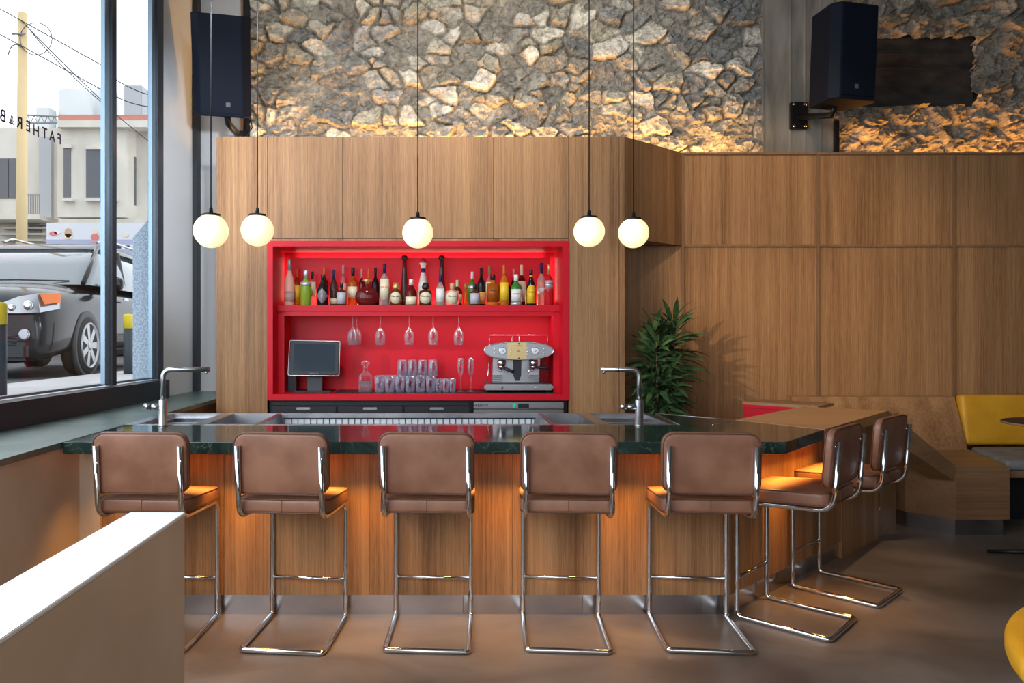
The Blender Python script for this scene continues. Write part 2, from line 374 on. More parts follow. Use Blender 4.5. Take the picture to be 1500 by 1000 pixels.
# side window: frame, mullions, panes, lettering
wroot = bpy.data.objects.new('window_1', None); C.objects.link(wroot); struct(wroot)
def bar_y(mb, y0, y1, z0, z1, out, inn):
    a, c = win_x(y0), win_x(y1)
    mb.prism([(a + inn, y0), (c + inn, y1), (c - out, y1), (a - out, y0)], z0, z1)
b = MB()
bar_y(b, -3.6, 6.24, 0.929, 1.078, 0.05, 0.07)
bar_y(b, -3.6, 6.24, 4.45, 4.6, 0.05, 0.05)
for y0, y1 in ((5.375, 5.44), (6.13, 6.24), (2.30, 2.42), (-0.70, -0.58), (-3.6, -3.5)): bar_y(b, y0, y1, 1.085, 4.45, 0.03, 0.02)
b.build('window_frame', 'frame_paint', wroot)
b = MB()
bar_y(b, -3.6, 6.2, 1.085, 1.10, 0.09, -0.05)
for y0, y1 in ((5.31, 5.375), (6.07, 6.13)): bar_y(b, y0, y1, 1.10, 4.45, 0.03, 0.0)
b.build('glazing_bead', 'frame_aluminium', wroot)
for y0, y1 in ((-3.5, -0.70), (-0.58, 2.30), (2.42, 5.31), (5.44, 6.07)):
    b = MB(); bar_y(b, y0, y1, 1.10, 4.45, 0.006, 0.0); b.build('window_pane', 'window_glass', wroot)
mat('vinyl_navy', (0.02, 0.02, 0.12), 0.5)
ty = 4.61
for ch, px, py, size in (('F', 86, 204, .066), ('A', 75.5, 200, .066), ('T', 64.5, 195.5, .066), ('H', 52, 192, .066), ('E', 40.5, 185.5, .066), ('R', 28, 180.5, .068), ('&', 16, 174.5, .040), ('B', 3.5, 170.5, .070)):
    u = (px - 650) / F                                     # solve the glass plane at this bearing
    Y = (-2.455 - 0.051 * 4.154) / (u - 0.051); z = H - (py - 490) * Y / F
    o = text('window_lettering', ch, size * 1.38, (win_x(Y) + 0.004, Y, z), (PI/2, 0, -PI/2 - math.atan(0.051)), 'vinyl_navy', wroot, sx=1.0)
    o.data.transform(Matrix.Diagonal((1.0, 1, 1, 1)))
u = (16 - 650) / F; Y = (-2.455 - 0.051 * 4.154) / (u - 0.051)
b = MB(); bar_y(b, Y - 0.025, Y + 0.025, H - (180.5 - 490) * Y / F - .004, H - (180.5 - 490) * Y / F + .004, -0.002, 0.005); b.build('window_lettering', 'vinyl_navy', wroot)

# back wall: plain bay, stone, concrete column
b = MB().box(-2.6, 7.2, 7.14, 7.6, 0, 4.95); struct(b.build('wall_back', 'grey_paint'))
struct(MB().box(-2.34, -1.885, 7.0, 7.14, 0, 4.95).build('wall_bay', 'grey_paint'))
struct(MB().box(-2.31, -2.265, 6.90, 7.0, 0.929, 4.95).build('trim_1', 'black_paint'))
struct(MB().box(-1.885, -1.868, 6.98, 7.14, 0.929, 4.95).build('trim_2', 'veneer_trim'))
struct(MB().box(-1.868, -1.80, 7.02, 7.14, 0.929, 4.95).build('trim_3', 'black_paint'))

def stone_wall(name, x0, x1, z0, z1, y, seed, hole=None, step=0.0125, palette=None):
    rng = np.random.default_rng(seed)
    nx, nz = int((x1-x0)/step) + 1, int((z1-z0)/step) + 1
    X, Z = np.meshgrid(np.linspace(x0, x1, nx), np.linspace(z0, z1, nz)); P = np.stack([X.ravel(), Z.ravel()], 1)
    # wander the cell borders
    wx = np.array([noise.noise(Vector((p[0]*6, p[1]*6, seed))) for p in P]); wz = np.array([noise.noise(Vector((p[0]*6+40, p[1]*6, seed))) for p in P])
    Q = P + np.stack([wx, wz], 1) * 0.055
    sx, sz = 0.25, 0.15; seeds = []
    for i in range(-1, int((x1-x0)/sx) + 2):
        for k in range(-1, int((z1-z0)/sz) + 2):
            if rng.random() < 0.12: continue
            seeds.append((x0 + (i + 0.5*(k % 2) + rng.uniform(-.38, .38))*sx, z0 + (k + rng.uniform(-.38, .38))*sz))
            if rng.random() < 0.4: seeds.append((seeds[-1][0] + rng.uniform(.08, .15), seeds[-1][1] + rng.uniform(-.07, .07)))
    S = np.array(seeds); wgt = np.array([0.72, 1.15])
    F1 = np.empty(len(Q)); F2 = np.empty(len(Q)); ID = np.empty(len(Q), int)
    for a in range(0, len(Q), 4000):
        D = np.sqrt((((Q[a:a+4000, None, :] - S[None]) * wgt) ** 2).sum(2)); o = np.argpartition(D, 1, axis=1)[:, :2]
        d = np.take_along_axis(D, o, 1); sw = d[:, 0] > d[:, 1]
        F1[a:a+4000] = np.where(sw, d[:, 1], d[:, 0]); F2[a:a+4000] = np.where(sw, d[:, 0], d[:, 1]); ID[a:a+4000] = np.where(sw, o[:, 1], o[:, 0])
    edge = F2 - F1; n = len(S)
    hgt = rng.uniform(0.2, 1.0, n); tx = rng.uniform(-.35, .35, n); tz = rng.uniform(-.5, .25, n); buried = rng.random(n) < 0.2
    face = np.clip(edge / 0.030, 0, 1); face = face * face * (3 - 2*face)
    fr = np.array([noise.fractal(Vector((p[0]*14, p[1]*22, seed + 3)), 0.9, 2.1, 5) for p in P])
    fl = np.array([noise.fractal(Vector((p[0]*2.5, p[1]*3.5, seed + 9)), 1.0, 2.0, 3) for p in P])
    ridge = np.array([noise.hetero_terrain(Vector((p[0]*20, p[1]*30, seed + 5)), 0.7, 2.0, 4, 0.5) for p in P])
    rel = (hgt[ID]*0.075 + tx[ID]*(Q[:, 0]-S[ID, 0]) + tz[ID]*(Q[:, 1]-S[ID, 1])) * face
    rel = np.where(buried[ID], rel*0.12, rel)
    rel = rel + fr*0.016*(0.4+face) + fl*0.018 + ridge*0.007
    # chipped facets inside every stone
    S2 = np.stack([rng.uniform(x0, x1, int((x1-x0)*(z1-z0)/.0042)), rng.uniform(z0, z1, int((x1-x0)*(z1-z0)/.0042))], 1); I2 = np.empty(len(Q), int); E2 = np.empty(len(Q))
    Q2 = P + np.stack([wz, wx], 1) * 0.03
    for a in range(0, len(Q), 3000):
        D = (((Q2[a:a+3000, None, :] - S2[None]) * np.array([.8, 1.1])) ** 2).sum(2); I2[a:a+3000] = D.argmin(1)
    n2 = len(S2); rel = rel + rng.uniform(-.32, .32, n2)[I2]*(Q2[:, 0]-S2[I2, 0]) + rng.uniform(-.45, .30, n2)[I2]*(Q2[:, 1]-S2[I2, 1]) + rng.uniform(-.006, .008, n2)[I2]
    pal = np.array(palette or [(.54,.50,.42), (.42,.40,.35), (.62,.58,.49), (.36,.35,.32), (.50,.45,.35), (.30,.30,.29), (.70,.66,.58), (.40,.38,.35), (.47,.42,.34)])
    ci = rng.integers(0, len(pal), n); col = pal[ci][ID] * rng.uniform(.8, 1.12, n)[ID][:, None]
    mort = np.array((.26, .24, .205))
    col = col * rng.uniform(.82, 1.15, n2)[I2][:, None]
    mixf = np.where(buried[ID], 0.25, face)[:, None]; col = mort*(1-mixf) + col*mixf
    crack = np.clip(1 - edge / 0.010, 0, 1) * (rng.random(n)[ID] < 0.75)
    gm = np.array([noise.noise(Vector((p[0]*5, p[1]*5, seed + 20))) for p in P]); crack = crack * np.clip(gm*2 + .6, 0, 1)
    rel = rel - crack*0.010
    keep = np.ones(len(P), bool)
    if hole: keep = ~((P[:, 0] > hole[0]) & (P[:, 0] < hole[1]) & (P[:, 1] > hole[2]) & (P[:, 1] < hole[3]))
    me = bpy.data.meshes.new(name); verts = np.stack([P[:, 0], y - rel, P[:, 1]], 1)
    idx = np.arange(nx*nz).reshape(nz, nx); q = np.stack([idx[:-1, :-1], idx[:-1, 1:], idx[1:, 1:], idx[1:, :-1]], -1).reshape(-1, 4)
    q = q[keep[q].all(1)]
    me.from_pydata(verts.tolist(), [], q.tolist())
    at_ = me.color_attributes.new('StoneColour', 'FLOAT_COLOR', 'POINT'); c4 = np.concatenate([np.clip(col, 0, 1), np.ones((len(P), 1))], 1).astype(np.float32)
    at_.data.foreach_set('color', c4.ravel())
    me.materials.append(M['stone']); o = bpy.data.objects.new(name, me); C.objects.link(o); return struct(o)
m = mat('stone', (0.4, 0.36, 0.3), 0.9, spec=0.25); n, l, b = nodes_of(m)
va = n.new('ShaderNodeVertexColor'); va.layer_name = 'StoneColour'
tc = n.new('ShaderNodeTexCoord'); t = n.new('ShaderNodeTexNoise'); t.inputs['Scale'].default_value = 11; t.inputs['Detail'].default_value = 12; t.inputs['Roughness'].default_value = 0.72
t.inputs['Distortion'].default_value = 0.8
l.new(tc.outputs['Object'], t.inputs['Vector'])
rm = n.new('ShaderNodeMapRange'); rm.inputs['From Min'].default_value = .3; rm.inputs['From Max'].default_value = .7; rm.inputs['To Min'].default_value = .5; rm.inputs['To Max'].default_value = 1.95
l.new(t.outputs['Fac'], rm.inputs['Value'])
mx = n.new('ShaderNodeVectorMath'); mx.operation = 'SCALE'; l.new(va.outputs['Color'], mx.inputs[0]); l.new(rm.outputs[0], mx.inputs['Scale']); l.new(mx.outputs[0], b.inputs['Base Color'])
t2 = n.new('ShaderNodeTexNoise'); t2.inputs['Scale'].default_value = 20; t2.inputs['Detail'].default_value = 10; t2.inputs['Roughness'].default_value = .7; l.new(tc.outputs['Object'], t2.inputs['Vector'])
bp = n.new('ShaderNodeBump'); bp.inputs['Strength'].default_value = 1.0; bp.inputs['Distance'].default_value = 0.035
l.new(t2.outputs['Fac'], bp.inputs['Height']); l.new(bp.outputs[0], b.inputs['Normal'])
stone_wall('wall_stone_centre', -1.80, 2.95, 2.75, 4.95, 7.02, 4)
warmpal = [(.33,.28,.21), (.27,.22,.16), (.38,.33,.26), (.22,.19,.15), (.30,.24,.16), (.19,.17,.14)]
stone_wall('wall_stone_side', 3.62, 7.0, 2.75, 4.95, 7.02, 11, hole=(3.70, 4.92, 3.58, 4.21), palette=warmpal)
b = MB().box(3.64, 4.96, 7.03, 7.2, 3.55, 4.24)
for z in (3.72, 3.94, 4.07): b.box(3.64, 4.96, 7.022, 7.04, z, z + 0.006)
struct(b.build('wall_lintel', 'lintel_concrete_shaded'))
b = MB().box(2.95, 3.62, 6.97, 7.2, 2.6, 4.95)
for x in (2.955, 3.21, 3.345, 3.49): b.box(x, x+0.012, 6.962, 6.97, 2.6, 4.95)
struct(b.build('wall_column', 'column_concrete'))

# ------------------------------------------------------------------ wood panelling, right of the bar
pan = thing('wall_panelling', 'tall oak wall panelling in a grid of flat panels below the stone wall', 'wall panelling', (0, 0, 0))
xs = [1.28, 2.062, 3.228, 4.40, 5.57, 6.74, 7.0]
MB().box(1.28, 7.0, 6.50, 6.66, 0, 3.0).build('backing', 'veneer_trim', pan)
for a, c in zip(xs, xs[1:]):
    MB().box(a + .002, c - .002, 6.482, 6.50, 0.02, 2.214).build('panel', 'veneer', pan)
    MB().box(a + .002, c - .002, 6.482, 6.50, 2.219, 3.0).build('panel', 'veneer', pan)
for x in xs[1:-1]: MB().box(x - .012, x + .012, 6.468, 6.486, 0, 3.0, .003).build('trim_strip', 'veneer_trim', pan)
for a, c in zip(xs[1:], xs[2:]): MB().box(a + .012, c - .012, 6.468, 6.486, 2.206, 2.228, .003).build('trim_strip', 'veneer_trim', pan)
MB().box(1.40, 7.0, 6.466, 6.66, 3.0, 3.02, .003).build('top_rail', 'veneer_trim', pan)

# ------------------------------------------------------------------ back bar cabinet
cab = thing('back_bar_cabinet', 'full height oak cabinet wall behind the bar with four flush overhead doors', 'cabinet', (0, 0, 0))
b = MB().box(-1.79, -1.40, 5.962, 6.65, 0, 3.0).box(0.995, 1.425, 5.962, 6.47, 0, 3.0).box(-1.40, 0.995, 5.962, 6.65, 2.195, 3.0).box(-1.40, 0.995, 6.44, 6.65, 0, 2.195)
b.build('carcass', 'veneer_trim', cab)
MB().box(-1.798, -1.396, 5.94, 5.962, 0, 3.016).build('panel', 'veneer', cab)
MB().box(0.991, 1.386, 5.94, 5.962, 0, 3.016).build('panel', 'veneer', cab)
MB().box(1.390, 1.431, 5.94, 5.962, 0, 3.016).build('panel', 'veneer', cab)
MB().box(1.425, 1.431, 5.962, 6.48, 0, 3.016).build('side_panel', 'veneer', cab)
MB().box(-1.798, -1.79, 5.962, 6.66, 0, 3.016).build('side_panel', 'veneer', cab)
MB().box(-1.79, 1.425, 5.962, 6.66, 3.0, 3.012).build('top_panel', 'veneer', cab)
xd = [-1.393, -.799, -.2025, .394, .988]
for a, c in zip(xd, xd[1:]): MB().box(a + .0025, c - .0025, 5.94, 5.962, 2.214, 3.016).build('door', 'veneer', cab)
for a, c in zip(xd, xd[1:]): MB().box(a + .002, c - .002, 5.944, 5.962, 2.191, 2.208).build('rail', 'veneer', cab)
b = thing('corner_cabinet', 'oak overhead cabinet with slanting front bridging the alcove above the plant', 'cabinet', (0, 0, 0))
MB().prism([(1.434, 5.94), (2.048, 6.465), (1.434, 6.465)], 2.216, 3.016).build('body', 'veneer', b)
MB().prism([(1.60, 6.13), (1.87, 6.36), (1.60, 6.36)], 2.210, 2.2155).build('underside_light_panel', 'veneer_trim', b)

# ------------------------------------------------------------------ red niche
nic = thing('niche_shelf_unit', 'glossy red recessed shelf unit set into the oak cabinet wall', 'shelf unit', (0, 0, 0))
b = MB().box(-1.3955, -1.35, 5.93, 6.42, .932, 2.19).box(.942, .9875, 5.93, 6.42, .932, 2.19).box(-1.35, .942, 5.93, 6.42, 2.147, 2.19).box(-1.35, .942, 5.93, 6.42, .932, .98)
b.box(-1.35, .942, 6.405, 6.42, .98, 2.147); b.build('frame', 'red_lacquer', nic)
MB().box(-1.30, .893, 6.355, 6.37, 1.72, 2.10, .002).build('back_panel', 'red_lacquer', nic)
MB().box(-1.35, .942, 6.10, 6.33, 1.639, 1.69, .002).build('shelf', 'red_lacquer', nic)
MB().box(-1.30, .893, 6.108, 6.122, 1.603, 1.639).build('shelf_lip', 'red_lacquer', nic)
for a, c in ((-1.35, -1.30), (.893, .942)): MB().box(a, c, 6.12, 6.405, .98, 1.639).build('inner_side_panel', 'red_lacquer', nic)

# fridges below the niche
fr = thing('black_bar_fridge', 'long black undercounter fridge below the red niche, wide part without steel', 'fridge', (0, 0, 0))
MB().box(-1.39, 0.225, 5.985, 6.42, 0.06, .926).build('body', 'black_metal', fr)
MB().box(-1.37, 0.205, 5.962, 5.985, .888, .914, .004).build('control_panel', 'black_plastic', fr)
for x0 in (-1.37, -.84, -.31):
    d = MB().box(x0, x0 + .515, 5.965, 5.985, .10, .880, .004).build('door', 'black_plastic', fr)
    MB().box(x0 + .20, x0 + .31, 5.955, 5.967, .852, .872, .004).build('handle', 'brushed_steel', d)
text('lettering', 'FRENOX', .020, (-1.30, 5.9605, .90), (PI/2, 0, 0), 'chrome', fr, sx=1.3)
fr = thing('steel_bar_fridge', 'undercounter fridge with brushed steel control strip and small green switch', 'fridge', (0, 0, 0))
MB().box(0.23, 0.984, 5.985, 6.42, 0.06, .926).build('body', 'black_metal', fr)
cp = MB().box(0.238, .952, 5.962, 5.985, .862, .912, .003).build('control_panel', 'brushed_steel', fr)
MB().box(0.238, .952, 5.962, 5.985, .10, .855, .003).build('door', 'brushed_steel', fr)
mat('green_switch', (0.0, 0.35, 0.16), 0.3, emit=(0, .8, .35), estr=.35)
MB().box(.548, .572, 5.956, 5.963, .872, .902, .002).build('switch', 'green_switch', cp)
MB().box(.59, .677, 5.958, 5.963, .868, .904, .002).build('display', 'black_plastic', cp)
text('lettering', 'FRENOX', .028, (.296, 5.9605, .888), (PI/2, 0, 0), 'black_plastic', cp, sx=1.1)

# ------------------------------------------------------------------ bar front, worktop, sill
ang = math.atan2(5.334 - 3.885, 3.084 - 1.48 - .0)      # direction of the angled return
A0 = Vector((1.48, 3.885)); AD = Vector((.7412, .6713)); AN = Vector((.6713, -.7412))
def ap(t, n=0.0): p = A0 + AD * t + AN * n; return (p.x, p.y)
base = thing('bar_counter', 'long oak bar front with brushed steel kick plate under the marble top', 'bar counter', (0, 0, 0))
b = MB().prism([(-1.76, 3.92), (1.45, 3.92), ap(1.45, -.03), (2.15, 5.25), (1.42, 4.96), (-1.76, 4.96)], 0.0, 0.60)
b.build('body', 'veneer_trim', base)
for a, c in zip((-1.766, -1.137, -.385, .354, 1.113), (-1.137, -.385, .354, 1.113, 1.48)):
    MB().box(a + .001, c - .001, 3.885, 3.905, .104, .868).build('front_panel', 'veneer', base)
def along(mb, t0, t1, z0, z1, n0=0.0, th=.02): return mb.prism([ap(t0, n0), ap(t1, n0), ap(t1, n0 - th), ap(t0, n0 - th)], z0, z1)
for t0, t1 in ((.001, .62), (.622, 1.15), (1.152, 1.482)): along(MB(), t0, t1, .104, .868).build('side_panel', 'veneer', base)
for a, c in zip((-1.766, -1.141, -.52, .10, .72, 1.34), (-1.141, -.52, .10, .72, 1.34, 1.475)):
    MB().box(a + .001, c - .001, 3.898, 3.906, 0, .104).build('kick_plate', 'kick_steel', base)
along(MB(), 0, 1.482, 0, .104, -.013, .008).build('kick_plate', 'kick_steel', base)
MB().box(-1.76, 1.42, 4.962, 4.98, 0, .88).build('rear_panel', 'brushed_steel', base)
b = thing('table_base_cabinet', 'oak cabinet reaching the floor under the wooden table extension', 'cabinet', (0, 0, 0))
b2 = MB(); along(b2, 1.485, 2.158, 0, .868, .008, .20).build('body', 'veneer', b)
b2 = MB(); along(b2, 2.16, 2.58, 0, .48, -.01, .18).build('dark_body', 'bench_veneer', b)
b2 = MB(); along(b2, 2.20, 2.215, .20, .32, .0, .014).build('hinge', 'chrome', b)

top = thing('bar_worktop', 'polished dark green marble bar top with steel work zone at its back', 'worktop', (0, 0, 0))
o = MB().prism([(-1.85, 3.65), (1.666, 3.65), (2.088, 4.123), (1.776, 4.585), (1.555, 4.34), (-1.85, 4.34)], .869, .929).build('marble_slab', 'green_marble', top)
md = o.modifiers.new('edge', 'BEVEL'); md.width = .003; md.segments = 2
MB().prism([(1.369, 4.342), (1.554, 4.342), (1.774, 4.585), (1.405, 4.984)], .895, .9285).build('dark_slab', 'dark_slab', top)
b = MB().tube([(1.362, 4.345, .929), (1.402, 4.982, .929), (1.772, 4.588, .929), (1.557, 4.345, .929)], .003, 6); b.build('seam', 'brushed_steel', top)
MB().prism([ap(.02, .012), ap(.02, .17), ap(.62, .17), ap(.86, .012)], .842, .8685).build('apron', 'table_veneer', top)
bins = [(-1.78, -1.46), (-1.385, -1.095), (-1.075, .625), (.645, .885), (.96, 1.32)]
b = MB(); e = [-1.85] + [q for p in bins for q in p] + [1.366]
for i in range(0, len(e), 2): b.box(e[i], e[i+1], 4.342, 4.984, .912, .930)
b.box(-1.85, 1.366, 4.342, 4.372, .912, .9302).box(-1.85, 1.366, 4.952, 4.984, .912, .9302)
b.build('steel_deck', 'brushed_steel', top)
def basin(name, label, cat, x0, x1, depth, steps=0, ribs=False):
    r = thing(name, label, cat, ((x0+x1)/2, 4.662, .93)); w2 = (x1-x0)/2 - .002; d = .286; t = .003
    b = MB().box(-w2, w2, -d, d, -depth, -depth + t).box(-w2, -w2 + t, -d, d, -depth, -.001).box(w2 - t, w2, -d, d, -depth, -.001).box(-w2, w2, -d, -d + t, -depth, -.001).box(-w2, w2, d - t, d, -depth, -.001)
    b.build('basin', 'basin_steel', r)
    if steps:
        b = MB().box(-w2 + .003, w2 - .003, d - .05, d - .003, -.03, -.024).box(-w2 + .003, w2 - .003, .06, .12, -.045, -.038).box(-w2 + .003, -w2 + .03, -d + .003, d - .05, -.03, -.024)
        b.build('ledge', 'brushed_steel', r)
        MB().lathe([(.028, -depth + .003), (.028, -depth + .006), (.012, -depth + .006)], 20).build('drain', 'chrome', r)
    if ribs:
        b = MB()
        k = -w2 + .07
        while k < w2 - .03: b.box(k, k + .003, d - .012, d - .006, -.16, -.032); k += .0415
        b.box(-w2 + .02, w2 - .02, d - .014, d - .004, -.032, -.026)
        b.build('divider_grid', 'black_metal', r)
        MB().box(-w2 + .03, w2 - .03, d - .006, d - .0035, -.17, -.03).build('liner', 'white_plastic', r)
    return r
mat('white_plastic', (0.62, 0.66, 0.68), 0.4)
basin('bar_sink', 'steel sink with stepped ledges beneath the faucet near the window', 'sink', *bins[0], .20, 1)
basin('waste_bin_chute', 'deep square steel basin beside the window-side sink', 'basin', *bins[1], .28)
basin('ice_well', 'long shallow steel ice well with a ribbed divider strip', 'ice well', *bins[2], .20, ribs=True)
basin('steel_bin', 'small square steel basin between the ice well and the plant-side sink', 'basin', *bins[3], .26)
basin('bar_sink', 'steel sink beneath the faucet nearest the potted plant', 'sink', *bins[4], .20, 1)

sill = thing('sill_counter', 'long green marble counter running below the street window', 'counter', (0, 0, 0))
b = MB(); b.prism([(-1.852, -3.6), (-1.852, 6.95), (win_x(6.95) + .0, 6.95), (win_x(6.24) + .0, 6.24), (win_x(-3.6) + .0, -3.6)], .899, .9285); b.build('marble_slab', 'green_marble_glare', sill)
MB().box(-1.885, -1.868, 4.99, 6.95, 0, .899).build('front_panel', 'veneer_trim', sill)
b = MB().prism([(-1.872, -3.9), (-1.872, 4.96), (win_x(4.96), 4.96), (win_x(-3.9), -3.9)], 0, .899).box(-1.872, -1.768, 3.86, 4.0, 0, .868)
struct(b.build('wall_under_sill', 'plaster'))
# low wall in front
a = H - .58 * H
lw = thing('low_partition_wall', 'low plastered partition wall with daylit top coloured white in front of the bar', 'partition', (0, 0, 0))
D1 = 4.23 * a
MB().box(-1.765*a, -1.46*a, -2.6, D1, 0, .58*H - .012).build('body', 'plaster', lw)
MB().box(-1.765*a - .002, -1.46*a + .002, -2.6, D1 + .002, .58*H - .012, .58*H, .002).build('cap', 'plaster_top_daylit', lw)

# faucets
def faucet(name, label, loc, reach, sgn):
    f = thing(name, label, 'faucet', loc)
    b = MB().lathe([(.028, 0), (.028, .006), (.0235, .008), (.0235, .146), (.019, .150), (.016, .152)], 24); b.build('body', 'brushed_steel', f)
    p = fillet([(0, 0, .14), (0, 0, .322), (sgn*reach, 0, .322)], .045)
    sp = MB().tube(p, .0145, 16).build('spout', 'brushed_steel', f)
    MB().tube([(sgn*(reach - .018), 0, .312), (sgn*(reach - .018), 0, .300)], .009, 12).build('aerator', 'chrome', sp)
    MB().tube([(sgn*(reach*.55), 0, .322), (sgn*(reach*.55+.003*sgn), 0, .322)], .0152, 16).build('collar', 'black_metal', sp)
    h = MB().tube([(-.02, 0, .108), (-.075, 0, .108)], .016, 16).build('handle', 'brushed_steel', f)
    MB().tube([(-.068, 0, .108), (-.072, 0, .108)], .0172, 16).build('ring', 'black_metal', h)
    MB().tube([(-.075, 0, .108), (-.108, 0, .112)], .0165, 16).build('knob', 'brushed_steel', h)
    return f
faucet('faucet', 'brushed steel faucet at the window-side sink, spout towards the cabinet', (-1.607, 4.30, .929), .267, 1)
faucet('faucet', 'brushed steel faucet standing in front of the potted plant', (1.12, 4.30, .929), .222, -1)

# ------------------------------------------------------------------ bar stools
def make_stool():
    r = thing('bar_stool', 'x', 'bar stool', (0, 0, 0), 0, 'cantilever bar stools along the bar')
    s = .1925; R = .0125
    def side(x): return [(x, -.262, .950), (x, -.238, .622), (x, .222, .598), (x, .222, R), (x, -.222, R)]
    pr = fillet(side(s), [.075, .05, .022], 7); pl = fillet(side(-s), [.075, .05, .022], 7)
    path = pr + [Vector((s, -.222, R))]; path = pr[:-1] + fillet([pr[-2], (s, -.222, R), (-s, -.222, R), pl[-2]], [.02, .02], 4)[1:-1] + pl[::-1][1:]
    MB().tube(path, R, 14).build('frame', 'chrome', r)
    MB().tube([(-s, .222, .204), (s, .222, .204)], .0095, 12).build('footrest', 'chrome', r)
    T = Matrix.Translation((0, .0, .656)) @ Matrix.Rotation(math.radians(-3.6), 4, 'X')
    b = MB(); b.T = T; b.cushion(.435, .440, .066, .05, .016, .010); seat = b.build('seat', 'tan_leather', r)
    for z in (.030, -.030):
        b = MB(); b.T = T; b.tube([(x, y, z) for x, y in rrect(.435 - .006, .440 - .006, .048)], .0032, 6, closed=True); b.build('piping', 'piping_leather', seat)
    b = MB(); b.T = T; b.box(-.0012, .0012, -.2215, -.2195, -.029, .029); b.build('seam', 'piping_leather', seat)
    T = Matrix.Translation((0, -.219, .865)) @ Matrix.Rotation(math.radians(90 + 4.2), 4, 'X')
    b = MB(); b.T = T; b.cushion(.437, .282, .040, .055, .014, .006); back = b.build('backrest', 'tan_leather', r)
    for z in (.017, -.017):
        b = MB(); b.T = T; b.tube([(x, y, z) for x, y in rrect(.437 - .004, .282 - .004, .053)], .003, 6, closed=True); b.build('piping', 'piping_leather', back)
    for x in (s, -s):
        for z in (.80, .925): MB().tube([(x, -.256, z), (x, -.236, z)], .006, 8).build('bracket', 'chrome', r)
    return r
ST = [  # leg pair centre, near bar centre, label
    ((-1.355, 3.862), (-1.377, 3.42), 'brown leather bar stool partly hidden behind the low partition wall'),
    ((-.692, 3.850), (-.737, 3.408), 'brown leather bar stool second from the window, beside the partly hidden stool'),
    ((-.054, 3.858), (-.079, 3.415), 'brown leather bar stool in front of the ice well, third from the window'),
    ((.600, 3.858), (.567, 3.415), 'brown leather bar stool in front of the espresso machine, fourth from the window'),
    ((1.250, 3.846), (1.213, 3.415), 'brown leather bar stool in front of the plant-side faucet, last on the straight front'),
    ((1.632, 3.987), (1.957, 3.668), 'turned bar stool at the marble corner of the bar, seat lit orange'),
    ((2.134, 4.44), (2.447, 4.10), 'turned bar stool farthest from the window, beside the wooden table')]
s0 = None
for (lx, ly), (nx_, ny_), lab in ST:
    d = Vector((lx - nx_, ly - ny_)); c = ((lx + nx_)/2, (ly + ny_)/2, 0); rz = math.atan2(d.y, d.x) - PI/2
    if s0 is None:
        s0 = make_stool(); s0.location = c; s0.rotation_euler = (0, 0, rz); s0['label'] = lab; snapshot(s0)
    else: dup(s0, c, rz, lab)

# ------------------------------------------------------------------ table extension, bench, red box
tb = thing('wooden_table', 'honey coloured wooden table adjoining the end of the marble bar', 'table', (0, 0, 0))
TD = Vector((.70, .714)); t0 = Vector((2.094, 4.128)); t1 = Vector((1.782, 4.590)); L = 1.36
p = [t0, t0 + Vector((.94, 1.00)), t0 + Vector((.94, 1.00)) + Vector((-.42, .28)), t1 + Vector((.85, .87)), t1]
o = MB().prism([(q.x, q.y) for q in p], .871, .9305).build('table_top', 'table_veneer', tb)
e0 = p[1]; e1 = p[1] + Vector((-.12, .08))
b = MB(); q0 = [Vector((e0.x, e0.y, .93)), Vector((e1.x, e1.y, .93))]; f = Vector((.646, .27, -.425))
tk = Vector((-.02, 0, -.10))
v = [b.v(x) for x in (q0[0], q0[0] + f, q0[0] + f + tk, q0[0] + tk*1.2 + Vector((-.06, 0, 0)), q0[1], q0[1] + f, q0[1] + f + tk, q0[1] + tk*1.2 + Vector((-.06, 0, 0)))]
for fc in ((0,1,2,3), (7,6,5,4), (0,4,5,1), (1,5,6,2), (2,6,7,3), (3,7,4,0)): b.face([v[i] for i in fc])
b.build('slanting_leg', 'bench_veneer', tb)

rb = thing('red_lined_box', 'red box with pale wooden rim behind the wooden table', 'box', (0, 0, 0))
r0, r1 = Vector((2.35, 5.90)), Vector((2.74, 5.50)); dn = Vector((.70, .71))
def q4(n0, n1, a=0.0): return [(r0 + dn*n0).to_tuple(), (r1 + dn*n0).to_tuple(), (r1 + dn*n1).to_tuple(), (r0 + dn*n1).to_tuple()]
MB().prism(q4(.0, .35), .905, .926).build('rim', 'table_veneer', rb)
MB().prism(q4(.010, .34), 0, .880).build('body', 'red_lacquer', rb); MB().prism(q4(-.004, .02), .880, .905).build('lip', 'red_lacquer', rb)

bn = thing('corner_bench', 'low oak corner bench box with steel plinth against the panelled wall', 'bench', (0, 0, 0))
MB().prism([(3.476, 5.656), (3.69, 5.407), (4.075, 5.407), (4.34, 6.20), (3.42, 6.20)], .118, .500).build('body', 'bench_veneer', bn)
MB().prism([(3.49, 5.675), (3.697, 5.430), (4.045, 5.430), (4.30, 6.18), (3.44, 6.18)], 0, .118).build('plinth', 'kick_steel', bn)
T = [(6.24, .475), (6.30, .475), (6.46, .922), (6.38, .922)]
MB().prismx([(6.20, .50), (6.40, .50), (6.46, .925), (6.36, .925)], 2.95, 4.325).build('backrest_panel', 'veneer', bn)
bq = thing('yellow_banquette', 'banquette with mustard yellow backrest and grey seat beside the oak bench box', 'banquette', (0, 0, 0))
b = MB(); b.T = Matrix.Translation((5.66, 6.31, .735)) @ Matrix.Rotation(math.radians(81), 4, 'X'); b.cushion(2.64, .42, .10, .03, .03, .008); b.build('backrest', 'yellow_leather', bq)
o = MB().prism([(4.12, 5.50), (6.95, 5.50), (6.95, 6.22), (4.36, 6.22)], .449, .525).build('seat_cushion', 'grey_fabric', bq); md = o.modifiers.new('soft', 'BEVEL'); md.width = .03; md.segments = 4
